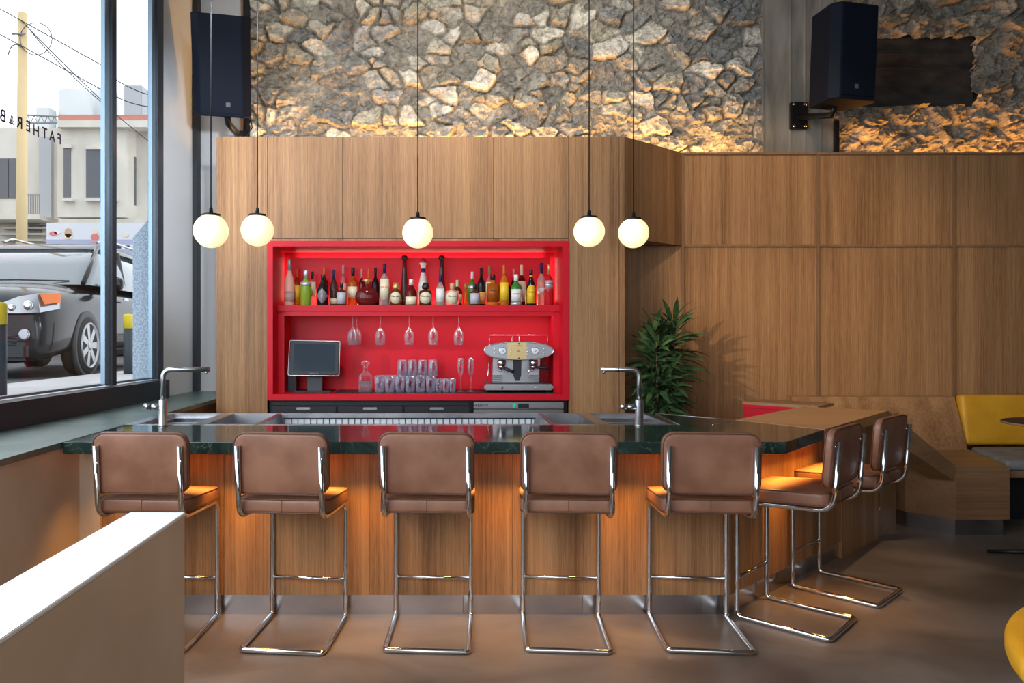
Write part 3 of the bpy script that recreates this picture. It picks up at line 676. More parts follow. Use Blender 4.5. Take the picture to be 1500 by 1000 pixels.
MB().prism([(4.11, 5.51), (6.98, 5.51), (6.98, 6.20), (4.34, 6.20)], .40, .449).build('seat_base', 'bench_veneer', bq)
MB().box(4.4, 6.98, 5.90, 6.18, 0, .40).build('plinth', 'black_paint', bq)

pt = thing('pedestal_table', 'small round dark topped table at the banquette', 'table', (3.96, 4.80, 0))
MB().lathe([(.30, .868), (.325, .872), (.325, .884), (.32, .886)], 40).build('table_top', 'bench_veneer', pt)
MB().lathe([(.318, .886), (.318, .8875)], 40).build('top_surface', 'black_metal', pt)
MB().tube([(0, 0, .03), (0, 0, .87)], .022, 16).build('pole', 'black_metal', pt)
b = MB()
for k in range(4):
    a_ = PI/4 * (2*k + 1) + .35; b.tube([(0, 0, .06), (.40*math.cos(a_), .40*math.sin(a_), .018)], [.018, .012], 8)
b.build('cross_foot', 'black_metal', pt)

# round-ended yellow bench in the near corner
yb = thing('round_yellow_bench', 'bright yellow padded bench end with curved edge behind a wooden end panel', 'bench', (2.65, 1.995, 0))
def disc(r, y_cut, n=60):
    pts = [(r*math.cos(2*PI*k/n), r*math.sin(2*PI*k/n)) for k in range(n)]
    return [p_ for p_ in pts if p_[1] > y_cut]
yc = 2.285 - 1.995
b = MB(); rings = []
for rr_, z in ((.90, .375), (.925, .385), (.93, .40), (.93, .435), (.922, .452), (.90, .462), (.6, .466), (.3, .467)):
    pts = [(rr_*math.cos(a_), rr_*math.sin(a_)) for a_ in [math.asin(min(.999, yc/rr_)) + (PI - 2*math.asin(min(.999, yc/rr_)))*k/48 for k in range(49)]]
    rings.append([b.v((x, y, z)) for x, y in pts])
for u_, v_ in zip(rings, rings[1:]):
    for k in range(48): b.face([u_[k], u_[k+1], v_[k+1], v_[k]], True)
b.face([r_[0] for r_ in rings] + [r_[-1] for r_ in rings[::-1]]); b.face(rings[-1]); b.face(rings[0])
b.build('seat_cushion', 'yellow_leather', yb)
b = MB(); pts = [(.80*math.cos(PI*k/40), .80*math.sin(PI*k/40)) for k in range(41)]; pts = [p_ for p_ in pts if p_[1] >= yc] ; b.prism(pts, 0, .374); b.build('base', 'bench_veneer', yb)
b = MB().box(1.765 - 2.65, 1.0, 2.255 - 1.995, 2.283 - 1.995, 0, .683, .002); b.build('end_panel', 'bench_veneer', yb)

# ------------------------------------------------------------------ pendant lamps
def make_pendant():
    r = thing('pendant_lamp', 'x', 'pendant lamp', (0, 0, 0), 0, 'opal globe pendants over the bar')
    R = .0875
    prof = [(R*math.sin(t), -R*math.cos(t)) for t in [PI*k/26 for k in range(1, 24)]]
    g = MB().lathe([(.001, -R)] + prof, 40).build('globe', 'opal_glow', r)
    top_ = MB().lathe([(.046, .074), (.048, .080), (.046, .086), (.012, .090), (.009, .115), (.004, .122)], 28).build('cap', 'black_metal', r)
    MB().tube([(0, 0, .115), (0, 0, 4.95 - r_z)], .0035, 8).build('cord', 'black_metal', r)
    return r
PX = [(309, 338, 3.85, 'opal globe pendant hanging closest to the window pillar'), (377, 337, 4.07, 'opal globe pendant at the cabinet seam beside the window-side globe'),
      (612, 341, 4.27, 'opal globe pendant hanging alone before the middle of the red niche'),
      (863, 339, 4.27, 'opal globe pendant just past the niche, cord before plain oak panel'), (928, 341, 4.36, 'opal globe pendant above the plant-side faucet, hanging nearest the plant')]
r_z = 2.03; pr0 = None
for x, y, D, lab in PX:
    c = at(x, y, D)
    if pr0 is None: pr0 = make_pendant(); pr0.location = c; pr0['label'] = lab; snapshot(pr0)
    else: dup(pr0, c, 0, lab)

# ------------------------------------------------------------------ bottles on the red shelf
def liquid(name, col, trans=.55, rough=.06):
    return mat(name, col, rough, trans=trans, ior=1.3, spec=.6)
for nm, col, tr in (('g_clear', (.86, .74, .68), .75), ('g_frost', (.85, .50, .40), .35), ('g_yellow', (.85, .52, .06), .5), ('g_green', (.42, .60, .06), .5), ('g_bottle_green', (.06, .32, .05), .35),
                    ('g_black', (.012, .011, .013), 0), ('g_amber', (.55, .16, .02), .5), ('g_brown', (.12, .030, .010), .3), ('g_darkred', (.16, .012, .012), .3),
                    ('g_red', (.62, .02, .03), .35), ('g_orange', (.85, .24, .03), .5), ('g_pink', (.80, .35, .32), .6), ('g_smoke', (.10, .045, .045), .3), ('g_decanter', (.50, .48, .50), .7)): liquid(nm, col, tr)
for nm, col in (('c_white', (.80, .78, .74)), ('c_cream', (.80, .70, .48)), ('c_yellow', (.85, .55, .03)), ('c_silver', (.62, .62, .66)), ('c_grey', (.48, .49, .54)), ('c_navy', (.015, .02, .11)),
                ('c_blue', (.03, .22, .55)), ('c_orange', (.80, .16, .03)), ('c_gold', (.60, .42, .16)), ('c_cork', (.55, .36, .18)), ('c_pink', (.70, .32, .30)), ('c_red', (.6, .02, .03)), ('c_black', (.015, .015, .017)),
                ('c_green', (.10, .40, .03)), ('c_tan', (.32, .22, .12)), ('c_amber', (.75, .40, .10))):
    mat(nm, col, .4, metal=.6 if nm in ('c_silver', 'c_gold') else 0)
SZ = 1.6905
def bottle(px, row, wpx, toppx, kind, glass, cap, label=None, desc='', lab_y=(.12, .6), capf=.20, word=None, wsize=.014, band=None, sq=2.0, wcol='c_black', lab_shape='wrap', name='liquor_bottle', neck=.30):
    Y = {'F': 6.148, 'B': 6.272}[row]
    x = (px - 650) * Y / F; R = wpx / 2 * Y / F; ztop = H + (490 - toppx) * Y / F; hh = ztop - SZ
    r = thing(name, desc, 'bottle', (x, Y, SZ), 0, 'liquor bottles on the red shelf')
    cz = hh * (1 - capf)
    if kind == 'std':    # round shoulder bottle
        prof = [(R*.9, 0), (R, .006), (R, hh*.56), (R*.93, hh*.62), (R*.62, hh*.68), (R*neck*1.25, hh*.73), (R*neck, hh*.77), (R*neck, cz)]
    elif kind == 'slope':
        prof = [(R*.92, 0), (R, .006), (R, hh*.48), (R*.85, hh*.58), (R*.5, hh*.70), (R*neck, hh*.80), (R*neck, cz)]
    elif kind == 'apoth':  # squat, wide shoulders
        prof = [(R*.94, 0), (R, .008), (R, hh*.58), (R*.9, hh*.64), (R*.5, hh*.67), (R*neck, hh*.70), (R*neck, cz)]
    elif kind == 'tall':   # long tapering
        prof = [(R*.95, 0), (R, .006), (R*.93, hh*.18), (R*.62, hh*.5), (R*.44, hh*.74), (R*.40, cz)]
    elif kind == 'drop':   # round flattened decanter
        prof = [(R*.55, 0), (R*.75, .010), (R*.93, hh*.16), (R, hh*.32), (R*.95, hh*.45), (R*.76, hh*.58), (R*.42, hh*.68), (R*.17, hh*.73), (R*.13, hh*.8), (R*.13, cz)]
    elif kind == 'vase':
        prof = [(R*.55, 0), (R*.8, .02), (R, hh*.26), (R*.93, hh*.40), (R*.62, hh*.58), (R*.36, hh*.70), (R*.34, cz)]
    sy = .42 if kind == 'drop' else 1.0
    MB().lathe(prof, 28, sq=sq, sy=sy).build('glass', glass, r)
    nr = prof[-1][0]
    if kind in ('drop',): MB().lathe([(nr*1.3, cz*.93), (nr*1.3, cz), (nr*3.0, cz + hh*.08), (nr*2.2, hh)], 20).build('stopper', cap, r)
    elif kind == 'vase':
        MB().lathe([(nr*1.15, cz), (nr*1.5, cz + hh*.08), (nr*2.3, cz + hh*.12)], 20).build('collar', 'c_white', r)
        MB().lathe([(nr*1.9, cz + hh*.12), (nr*1.7, cz + hh*.17), (nr*1.0, hh*.99), (nr*.3, hh)], 20).build('stopper', cap, r)
        MB().lathe([(nr*1.04, cz - hh*.10), (nr*1.16, cz)], 20).build('collar', 'c_navy', r)
    elif kind == 'tall': MB().lathe([(nr*1.0, cz), (nr*1.5, cz + .004), (nr*1.65, cz + hh*.04), (nr*1.3, hh*.99), (nr*.6, hh)], 20).build('stopper', cap, r)
    elif 'ball' == band: MB().lathe([(nr*1.05, cz), (nr*1.9, cz + hh*.03), (nr*2.1, cz + hh*.12), (nr*1.4, hh)], 20).build('stopper', cap, r)
    else: MB().lathe([(nr*1.15, cz - hh*.02), (nr*1.18, hh*.995), (nr*1.05, hh)], 20).build('cap', cap, r)
    if label:
        z0, z1 = hh*lab_y[0], hh*lab_y[1]; b = MB(); rl = R + .0012
        seg = 14; span = 1.15
        def pt(a, z):
            ca, sa = math.cos(a), math.sin(a); g = 1 if sq == 2 else (abs(ca)**sq + abs(sa)**sq) ** (-1/sq)
            return (rl*g*ca, rl*g*sa, z)
        if lab_shape == 'wrap':
            pts = [(u_, z0, z1) for u_ in [-span + 2*span*k/seg for k in range(seg + 1)]]
        elif lab_shape == 'diamond':
            pts = [(u_, (z0+z1)/2 - (z1-z0)/2*(1-abs(u_)/span) , (z0+z1)/2 + (z1-z0)/2*(1-abs(u_)/span)) for u_ in [-span + 2*span*k/seg for k in range(seg + 1)]]
        elif lab_shape == 'arch':
            pts = [(u_, z0, z0 + (z1-z0)*(.62 + .38*math.sqrt(max(0, 1-(u_/span)**2)))) for u_ in [-span + 2*span*k/seg for k in range(seg + 1)]]
        else:  # round
            pts = [(u_, (z0+z1)/2 - (z1-z0)/2*math.sqrt(max(0, 1-(u_/.9)**2)), (z0+z1)/2 + (z1-z0)/2*math.sqrt(max(0, 1-(u_/.9)**2))) for u_ in [-.9 + 1.8*k/seg for k in range(seg + 1)]]
        lo_ = [b.v(pt(-PI/2 + u_, za)) for u_, za, zb in pts]; hi_ = [b.v(pt(-PI/2 + u_, zb)) for u_, za, zb in pts]
        for k in range(seg): b.face([lo_[k], lo_[k+1], hi_[k+1], hi_[k]], True)
        lb = b.build('label', label, r)
        md = lb.modifiers.new('thickness', 'SOLIDIFY'); md.thickness = .0006
        if word: text('lettering', word, wsize, (0, -R - .004, (z0+z1)/2 + (z1-z0)*.12), (PI/2, 0, 0), wcol, lb, .0003)
    if band and band != 'ball':
        k = {'F': 0}.get(band, 0); bn_, b0, b1, f_ = band
        MB().lathe([(R*f_*1.02, hh*b0), (R*f_*1.02, hh*b1)], 24).build('band', bn_, r)
    return r
B = bottle
B(424, 'F', 15, 380, 'slope', 'g_frost', 'c_silver', 'g_clear', 'tall frosted vodka bottle at the window end of the shelf', (.08, .3), .22)
B(434.5, 'B', 11, 394, 'slope', 'g_amber', 'c_orange', 'c_yellow', 'amber bottle with yellow label behind the frosted vodka bottle', (.1, .55))
B(445, 'B', 9, 402, 'slope', 'g_black', 'c_black', None, 'dark bottle with round black stopper peeking out behind the lime green bottle', capf=.3)
B(448, 'F', 16, 396, 'std', 'g_green', 'c_silver', None, 'lime green bottle with silver shoulder band', band=('c_silver', .55, .66, 1.0), neck=.36)
B(457.5, 'B', 12, 398, 'std', 'g_clear', 'c_black', 'c_cream', 'clear bottle with black cap just past the lime green bottle', (.3, .7))
B(473, 'F', 17, 402, 'slope', 'g_black', 'c_black', 'c_silver', 'black bottle with silver diamond label', (.04, .55), .16, "HENDRICK'S", .011, lab_shape='diamond')
B(475, 'B', 12, 391, 'std', 'g_brown', 'c_orange', None, 'brown bottle whose orange cap rises behind the diamond label bottle', capf=.27)
B(489, 'B', 12, 395, 'slope', 'g_smoke', 'c_navy', 'c_cream', 'dark bottle with navy capsule between diamond label and grey label bottles', (.05, .2), .25)
B(500.5, 'F', 14.5, 414, 'apoth', 'g_brown', 'c_black', 'c_grey', 'squat brown bottle with grey stamp label, nearest the diamond label bottle', (.06, .56), .2)
B(503, 'B', 10.5, 388, 'slope', 'g_pink', 'c_pink', 'c_pink', 'slim pale pink bottle rising behind the squat grey label bottle', (.3, .55), .25)
B(517, 'B', 15, 392, 'std', 'g_amber', 'c_black', 'c_cream', 'amber bottle with big cream label partly behind the round cognac decanter', (.2, .5), .2)
B(530, 'B', 9, 394, 'std', 'g_darkred', 'c_pink', None, 'slim dark red bottle with pale cap beside the amber cream label bottle', capf=.22)
B(537.5, 'F', 35, 409, 'drop', 'g_darkred', 'c_gold', None, 'round dark red cognac decanter with gold neck', capf=.12)
B(540, 'B', 8, 394, 'std', 'g_red', 'c_orange', None, 'slim red bottle with salmon cap directly behind the cognac decanter', capf=.3)
B(550, 'B', 11, 392, 'std', 'g_black', 'c_black', None, 'dark bottle with black cap behind the vodka side of the cognac decanter', capf=.22)
B(563.4, 'F', 14.5, 386, 'std', 'g_clear', 'c_navy', 'c_cream', 'clear vodka bottle with navy cap and tall cream label', (.13, .62), .22, 'KETEL ONE', .014, wcol='c_red')
B(562, 'B', 9, 400, 'std', 'g_black', 'c_black', None, 'dark bottle almost hidden behind the clear vodka bottle')
B(580, 'F', 17, 414, 'apoth', 'g_brown', 'c_gold', 'c_cream', 'squat brown tequila bottle with round cream label and amber stopper', (.06, .58), .30, 'Don Julio', .018, sq=3.5, lab_shape='round', band='ball')
B(592.5, 'B', 14.5, 374, 'tall', 'g_smoke', 'c_black', None, 'very tall tapering dark bottle nearest the cream label vodka bottle', capf=.09)
B(602.3, 'F', 17.5, 409, 'slope', 'g_darkred', 'c_white', 'c_cream', 'dark red ribbed liqueur bottle with white capped neck', (.03, .32), .2)
B(620, 'B', 16, 378, 'vase', 'c_white', 'c_red', None, 'white ceramic decanter painted with navy lines and red stopper', capf=.22)
B(623.5, 'F', 18.5, 414, 'apoth', 'g_brown', 'c_black', 'c_cream', 'squat brown tequila bottle with black stopper before the white ceramic decanter', (.06, .58), .30, 'Don Julio', .018, sq=3.5, lab_shape='round', band='ball')
B(645, 'F', 13, 403, 'slope', 'g_clear', 'c_navy', 'c_white', 'small clear bottle with floral label and blue cap', (.1, .55), .25)
B(647, 'B', 14.5, 374, 'tall', 'g_smoke', 'c_black', None, 'very tall tapering dark bottle behind the blue capped floral bottle', capf=.09)
B(662.5, 'F', 20.5, 415, 'apoth', 'g_clear', 'c_cork', 'c_cream', 'squat clear tequila bottle with blue neck ring and cork ball', (.04, .62), .30, 'Don Julio', .018, sq=3.0, band=('c_blue', .64, .72, .36), lab_shape='round')
B(670, 'B', 14, 410, 'std', 'g_brown', 'c_cream', 'c_cream', 'brown bottle with thin cream cap behind the clear tequila bottle', (.1, .45), .30)
B(682, 'B', 9, 416, 'std', 'g_amber', 'c_green', None, 'short amber bottle with green top between two brown bottles')
B(692, 'B', 13.5, 398, 'std', 'g_bottle_green', 'c_white', None, 'green bottle with white cap behind the second grey label bottle', band=('c_silver', .50, .58, 1.0))
B(695.5, 'F', 14.5, 416, 'apoth', 'g_brown', 'c_black', 'c_grey', 'squat brown bottle with grey stamp label, nearest the orange whiskey bottle', (.06, .56), .2)
B(705, 'B', 11.5, 392, 'std', 'g_black', 'c_black', 'c_amber', 'tall black bottle with amber label and long black capsule', (.05, .36), .30)
B(717, 'B', 11.5, 390, 'std', 'g_pink', 'c_tan', 'c_cream', 'clear gin bottle with brown cap rising behind the orange whiskey bottle', (.3, .6), .14)
B(722, 'F', 18, 402, 'apoth', 'g_orange', 'c_black', 'g_amber', 'broad orange whiskey bottle with embossed front and black stopper', (.1, .7), .16, 'BULLEIT', .014, neck=.34)
B(738.5, 'F', 14, 388, 'slope', 'g_orange', 'c_orange', 'c_yellow', 'orange liqueur bottle with yellow square label and long orange cap', (.12, .56), .24)
B(739, 'B', 18, 401, 'std', 'g_darkred', 'c_red', None, 'broad dark red bottle behind the orange liqueur bottle')
B(752.5, 'B', 9, 394, 'std', 'g_black', 'c_pink', None, 'dark bottle with pale pink cap behind the green gin bottle', capf=.2)
B(756, 'F', 16, 402, 'std', 'g_bottle_green', 'c_white', 'c_white', 'green gin bottle with white label, silver foot and red seal', (.12, .52), .2, 'TANQUERAY', .011, band=('c_silver', .0, .10, 1.0), neck=.36)
B(764, 'B', 13, 388, 'std', 'g_darkred', 'c_cream', 'c_cream', 'round shouldered dark red bottle with cream cap beside the coffee liqueur', (.1, .6), .24)
B(778, 'F', 15, 395, 'slope', 'g_black', 'c_black', 'c_yellow', 'black coffee liqueur bottle with arched yellow label', (.05, .56), .14, band=('c_yellow', .80, .86, .32), lab_shape='arch', word='KAHLUA', wsize=.013)
B(793, 'B', 12.5, 385, 'std', 'g_frost', 'c_navy', 'c_white', 'pale orange bottle with navy patterned cap beside the red aperitif', (.28, .42), .24)
B(804, 'F', 13.5, 387, 'std', 'g_red', 'c_gold', 'c_silver', 'red aperitif bottle with gold cap at the end of the shelf', (.40, .60), .22, 'CAMPARI', .017, wcol='c_navy')

# ------------------------------------------------------------------ lower niche: mat, glassware, till, coffee machine
NZ = .980
tag(MB().box(-.88, .885, 6.0, 6.39, NZ + .0004, NZ + .005).build('bar_mat', 'black_plastic'), 'thin black rubber mat on the floor of the red niche', 'mat')
NZ += .0055
def tumbler_mesh(R, h, name, m, root=None, ribs=14):
    b = MB().lathe([(R*.80, 0), (R*.84, .004), (R*.93, h*.5), (R, h), (R*.94, h), (R*.86, h*.5), (R*.76, .012), (.001, .010)], 42, ribs=ribs, ribd=.04, cap1=False)
    return b.build(name, m, root)
t0_ = tumbler_mesh(.0405, .128, 'tumbler', 'ribbed_glass', ribs=10)
n_t = 0; XW = .0835
def put(src, x, y, z, flip, lab, group):
    global n_t
    o = src if n_t == 0 else src.copy()
    if n_t: C.objects.link(o)
    o.location = (x, y, z); o.rotation_euler = (PI if flip else 0, 0, 0.3*n_t); n_t += 1
    tag(o, lab, 'glass', group); return o
rows = ['front row', 'middle row', 'rear row']; place = ['first from the decanter', 'second from the decanter', 'third from the decanter', 'fourth from the decanter', 'fifth from the decanter', 'last, beside the small glasses']
for k in range(3):
    for i in range(6):
        put(t0_, -.523 + XW*i, 6.095 + .086*k, NZ, False, 'ribbed clear tumbler standing on the mat, %s, %s' % (rows[k], place[i]), 'ribbed tumblers in the red niche')
place2 = ['nearest the decanter', 'second from the decanter', 'third from the decanter', 'nearest the small glasses']
for k in range(2):
    for i in range(4):
        put(t0_, -.340 + XW*i, 6.12 + .086*k, NZ + .2572, True, 'ribbed clear tumbler upside down on top of the tumblers, %s, %s' % (['front', 'behind'][k], place2[i]), 'stacked ribbed tumblers in the red niche')
n_t = 0
g0_ = tumbler_mesh(.027, .105, 'small_glass', 'ribbed_glass', ribs=10)
for k in range(2):
    for i in range(3):
        put(g0_, -.04 + .056*i, 6.10 + .062*k, NZ, False, 'small clear glass beside the tumblers, %s, %s' % (['front row', 'back row'][k], ['closest to the tumblers', 'middle one', 'closest to the flutes'][i]), 'small glasses on the mat')
# champagne flutes
f0 = None
for px, lab in ((674.8, 'empty champagne flute on the mat, beside the small glasses'), (689.8, 'empty champagne flute on the mat, beside the espresso machine')):
    x = (px - 650) * 6.16 / F
    b = MB().lathe([(.030, 0), (.030, .003), (.006, .008), (.0035, .02), (.0035, .11), (.008, .125), (.022, .155), (.0255, .20), (.022, .272), (.020, .272), (.023, .20), (.019, .158), (.001, .132)], 28, cap1=False)
    if f0 is None: f0 = b.build('champagne_flute', 'clear_glass'); o = f0
    else: o = f0.copy(); C.objects.link(o)
    o.location = (x, 6.16, NZ); tag(o, lab, 'glass', 'champagne flutes on the mat')
# stemware rack with hanging wine glasses
rk = thing('stemware_rack', 'row of thin chrome rails under the red shelf holding stemware', 'glass rack', (0, 0, 1.637))
for px in (519, 557, 599.5, 634.5, 672, 712, 752, 792):
    x = (px - 650) * 6.2 / F
    b = MB()
    for s_ in (-1, 1): b.tube(fillet([(x + s_*.030, 6.13, .0), (x + s_*.030, 6.13, -.012), (x + s_*.030, 6.31, -.012)], .008, 3) , .002, 6)
    b.tube([(x - .030, 6.31, -.012), (x + .030, 6.31, -.012)], .002, 6)
    b.build('rail', 'chrome', rk)
w0 = None
for px, y, lab in ((516.5, 6.165, 'wine glass hanging upside down nearest the till screen'), (522.5, 6.255, 'wine glass hanging behind another one near the till screen'), (557, 6.18, 'wine glass hanging above the decanter side of the tumblers'),
                (599.5, 6.18, 'wine glass hanging over the middle of the stacked tumblers'), (634.5, 6.18, 'wine glass hanging over the end of the stacked tumblers'), (672, 6.18, 'wine glass hanging above the champagne flutes')):
    if w0 is None:
        w0 = MB().lathe([(.036, 0), (.036, -.002), (.006, -.008), (.0038, -.02), (.0038, -.115), (.010, -.125), (.034, -.155), (.041, -.19), (.036, -.262), (.034, -.262), (.0385, -.19), (.030, -.158), (.001, -.130)], 30, cap1=False).build('wine_glass', 'clear_glass'); o = w0
    else: o = w0.copy(); C.objects.link(o)
    o.location = ((px - 650) * y / F, y, 1.6285); tag(o, lab, 'glass', 'wine glasses hanging under the shelf')
# whisky decanter
c = at(535.5, 575, 6.14)
dc = thing('glass_decanter', 'square cut glass decanter with round stopper between till and tumblers', 'decanter', (c.x, 6.14, NZ))
MB().lathe([(.050, 0), (.053, .008), (.053, .115), (.048, .135), (.028, .152), (.016, .165), (.016, .190), (.020, .194)], 40, sq=5).build('body', 'ribbed_glass', dc)
MB().lathe([(.044, .012), (.044, .085), (.001, .086)], 40, sq=5, cap1=False).build('liquid', 'g_decanter', dc)
MB().lathe([(.014, .194), (.016, .205), (.034, .222), (.036, .238), (.022, .252), (.001, .254)], 12, cap1=False).build('stopper', 'clear_glass', dc)
# till (point of sale screen)
c = at(460, 570, 6.12)
till = thing('till_screen', 'black touch screen till on a stand inside the red niche', 'till', (c.x, 6.20, .9805))
b = MB(); b.T = Matrix.Translation((0, -.06, .275)) @ Matrix.Rotation(math.radians(-14), 4, 'X') @ Matrix.Rotation(math.radians(4), 4, 'Z'); Tt = b.T.copy()
b.box(-.205, .205, -.014, .018, -.145, .145, .01); sc_ = b.build('housing', 'black_plastic', till)
b = MB(); b.T = Tt; b.tube([(x, -.0135, z) for x, z in rrect(.410, .290, .014)], .0035, 6, closed=True); b.build('bezel_edge', 'brushed_steel', sc_)
mat('screen_dark', (.030, .045, .060), .12)
b = MB(); b.T = Tt; b.box(-.168, .168, -.0155, -.0135, -.108, .118); b.build('screen', 'screen_dark', sc_)
t_ = text('lettering', 'POS BAR'[:0] or 'FIREBOX', .014, (0, 0, 0), (0, 0, 0), 'chrome', sc_, .0002, 1.3); t_.matrix_local = Tt @ Matrix.Translation((0, -.0162, -.128)) @ Matrix.Rotation(PI/2, 4, 'X')
b = MB().box(-.155, .145, -.12, .12, 0, .012, .004); b.build('base', 'black_plastic', till)
MB().prismx([(-.05, .012), (.06, .012), (.03, .26), (-.02, .26)], -.06, .06).build('stand', 'black_plastic', till)
MB().box(-.235, -.165, .02, .14, 0, .20, .004).build('card_reader', 'black_plastic', till)

# espresso machine
mx_ = (758.5 - 650) * 6.13 / F
em = thing('espresso_machine', 'two group chrome espresso machine with oval gold fronted head', 'espresso machine', (mx_, 6.20, NZ))
mat('em_steel', (.36, .36, .375), .32, 1.0); mat('em_gold', (.62, .46, .22), .3, .8); mat('em_dark', (.04, .04, .045), .3, .5); mat('gauge_white', (.75, .78, .85), .3)
def oval(w, h, n=60): return [(w*math.copysign(abs(math.cos(t))**(2/2.1), math.cos(t)), h*math.copysign(abs(math.sin(t))**(2/2.3), math.sin(t))) for t in [2*PI*k/n for k in range(n)]]
hz = .335
b = MB(); b.prismy([(x, hz + z) for x, z in oval(.278, .070)], -.15, .14); head = b.build('head', 'em_steel', em)
b = MB(); b.prismy([(x, hz + z) for x, z in oval(.278, .070) if -.115 < x < .085], -.1545, -.150); b.build('gold_panel', 'em_gold', head)
b = MB(); b.tube([(x, -.151, hz + z) for x, z in oval(.278, .070)], .0045, 8, closed=True); b.build('head_trim', 'chrome', head)
for x in (-.131, .131):
    MB().lathe([(.030, 0), (.030, -.008), (.026, -.010)], 24, c=(x, -.152, hz), axis='Y').build('gauge_ring', 'chrome', head)
    MB().lathe([(.025, -.010), (.025, -.0112)], 24, c=(x, -.152, hz), axis='Y').build('gauge_dial', 'gauge_white', head)
    b = MB().tube([(x, -.1645, hz - .012), (x + .008, -.1645, hz + .006)], .0018, 6); b.build('gauge_needle', 'black_plastic', head)
for x, z in ((-.198, .016), (-.198, -.018), (-.066, .022), (-.066, -.006), (-.066, -.028), (.066, .022), (.066, -.006), (.066, -.028), (.197, .018), (.197, -.014), (.197, -.032), (0, .058), (0, -.060)):
    MB().lathe([(.0065, 0), (.0065, -.006), (.004, -.010)], 12, c=(x, -.154, hz + z), axis='Y').build('button', 'chrome' if x else 'em_dark', head)
MB().box(-.009, .009, -.157, -.154, hz - .010, hz + .008, .001).build('badge', 'c_red', head)
MB().box(-.0065, .0065, -.158, -.157, hz - .002, hz, 0).box(-.001, .001, -.158, -.157, hz - .008, hz + .006).build('badge_cross', 'c_white', head)
text('lettering', 'FAEMA', .010, (0, -.1552, hz + .040), (PI/2, 0, 0), 'em_dark', head, .0003, 1.5)
MB().prismy([(-.205, .07), (.175, .07), (.19, .275), (-.20, .275)], -.02, .13).build('body', 'em_steel', em)
MB().prismy([(-.035, .27), (.035, .27), (.032, .13), (.016, .085), (-.016, .085), (-.032, .13)], -.026, -.019).build('centre_fin', 'em_dark', em)
MB().box(-.278, .278, -.16, .14, .018, .066, .012).build('base', 'em_steel', em)
MB().box(-.21, .21, -.15, .0, .066, .074, .002).build('drip_tray', 'em_dark', em)
for x in (-.135, .135): MB().lathe([(.010, 0), (.010, -.008), (.006, -.012)], 14, c=(x, -.16, .040), axis='Y').build('knob', 'chrome', em)
for x in (-.24, .24): MB().tube([(x, -.10, 0), (x, -.10, .02)], .015, 12).build('foot', 'black_plastic', em)
for i, x in enumerate((-.135, .125)):
    g = MB().lathe([(.034, 0), (.036, .012), (.036, .035), (.030, .045)], 20, c=(x, -.09, .215)).build('group_head', 'chrome', em)
    MB().lathe([(.030, 0), (.030, .020), (.024, .024)], 20, c=(x, -.09, .190)).build('portafilter', 'chrome', em)
    a_ = (.55, -.30)[i]
    e_ = (x + .10*math.sin(a_ + .55) if i == 0 else x + .12, -.165, .165 if i == 0 else .195)
    MB().tube([(x, -.11, .203), (x + (e_[0]-x)*.35, -.13, .19 if i == 0 else .20), e_], [.006, .012, .014], 12).build('portafilter_handle', 'black_plastic', em)
    MB().tube([(x, -.09, .19), (x - .012, -.10, .165)], .007, 8).build('spout', 'chrome', em)
MB().tube([(.10, -.12, .24), (.088, -.14, .18), (.075, -.15, .155)], .006, 8).build('steam_lever', 'chrome', em)
MB().tube([(-.235, -.10, .27), (-.245, -.12, .15), (-.262, -.13, .075)], .004, 8).build('steam_wand', 'chrome', em)
b = MB().tube([(x*.92, y - .0, .46) for x, y in rrect(.52, .27, .05)], .004, 8, closed=True); b.build('cup_rail', 'chrome', em)
for x in (-.235, -.03, .03, .235):
    MB().tube([(x, -.13 if abs(x) > .1 else .12, .38), (x, -.13 if abs(x) > .1 else .12, .46)], .0035, 8).build('rail_post', 'chrome', em)
for x in (-.175, .125):
    b = MB()
    for k in range(4): b.box(x - .04 + .0, x + .045, -.124, -.122, .085 + .016*k, .088 + .016*k)
    b.box(x - .04, x - .038, -.124, -.122, .075, .136).box(x + .043, x + .045, -.124, -.122, .075, .136).box(x - .04, x + .045, -.124, -.05, .134, .137)
    b.build('cup_grid', 'chrome', em)

# ------------------------------------------------------------------ potted plant
pc = Vector((1.745, 6.05, 0))
pl = thing('potted_plant', 'leafy dark green dracaena in the alcove beside the cabinet', 'plant', pc)
MB().lathe([(.15, 0), (.17, .02), (.20, .60), (.21, .62), (.195, .62), (.18, .56), (.001, .56)], 36, cap1=False).build('pot', 'black_plastic', pl)
noisy(mat('leaf', (.03, .08, .025), .4, spec=.5), (.014, .042, .016), (.085, .15, .050), (1, 1, 1), 9, 3)
mat('stem_brown', (.10, .065, .035), .8)
b = MB(); lf = MB(); rnd = random.Random(5)
tips = []
for k in range(12):
    a_ = 2*PI*k/12 + rnd.uniform(-.3, .3); r_ = rnd.uniform(.02, .12); hh = rnd.uniform(.95, 1.50) if k > 1 else 1.55
    p0_ = Vector((r_*.5*math.cos(a_), r_*.5*math.sin(a_), .55)); p1_ = Vector((r_*1.3*math.cos(a_), r_*1.0*math.sin(a_), hh))
    b.tube([p0_, (p0_ + p1_)/2 + Vector((rnd.uniform(-.02, .02), rnd.uniform(-.02, .02), 0)), p1_], [.012, .010, .007], 7); tips.append((p0_, p1_))
b.build('stem', 'stem_brown', pl)
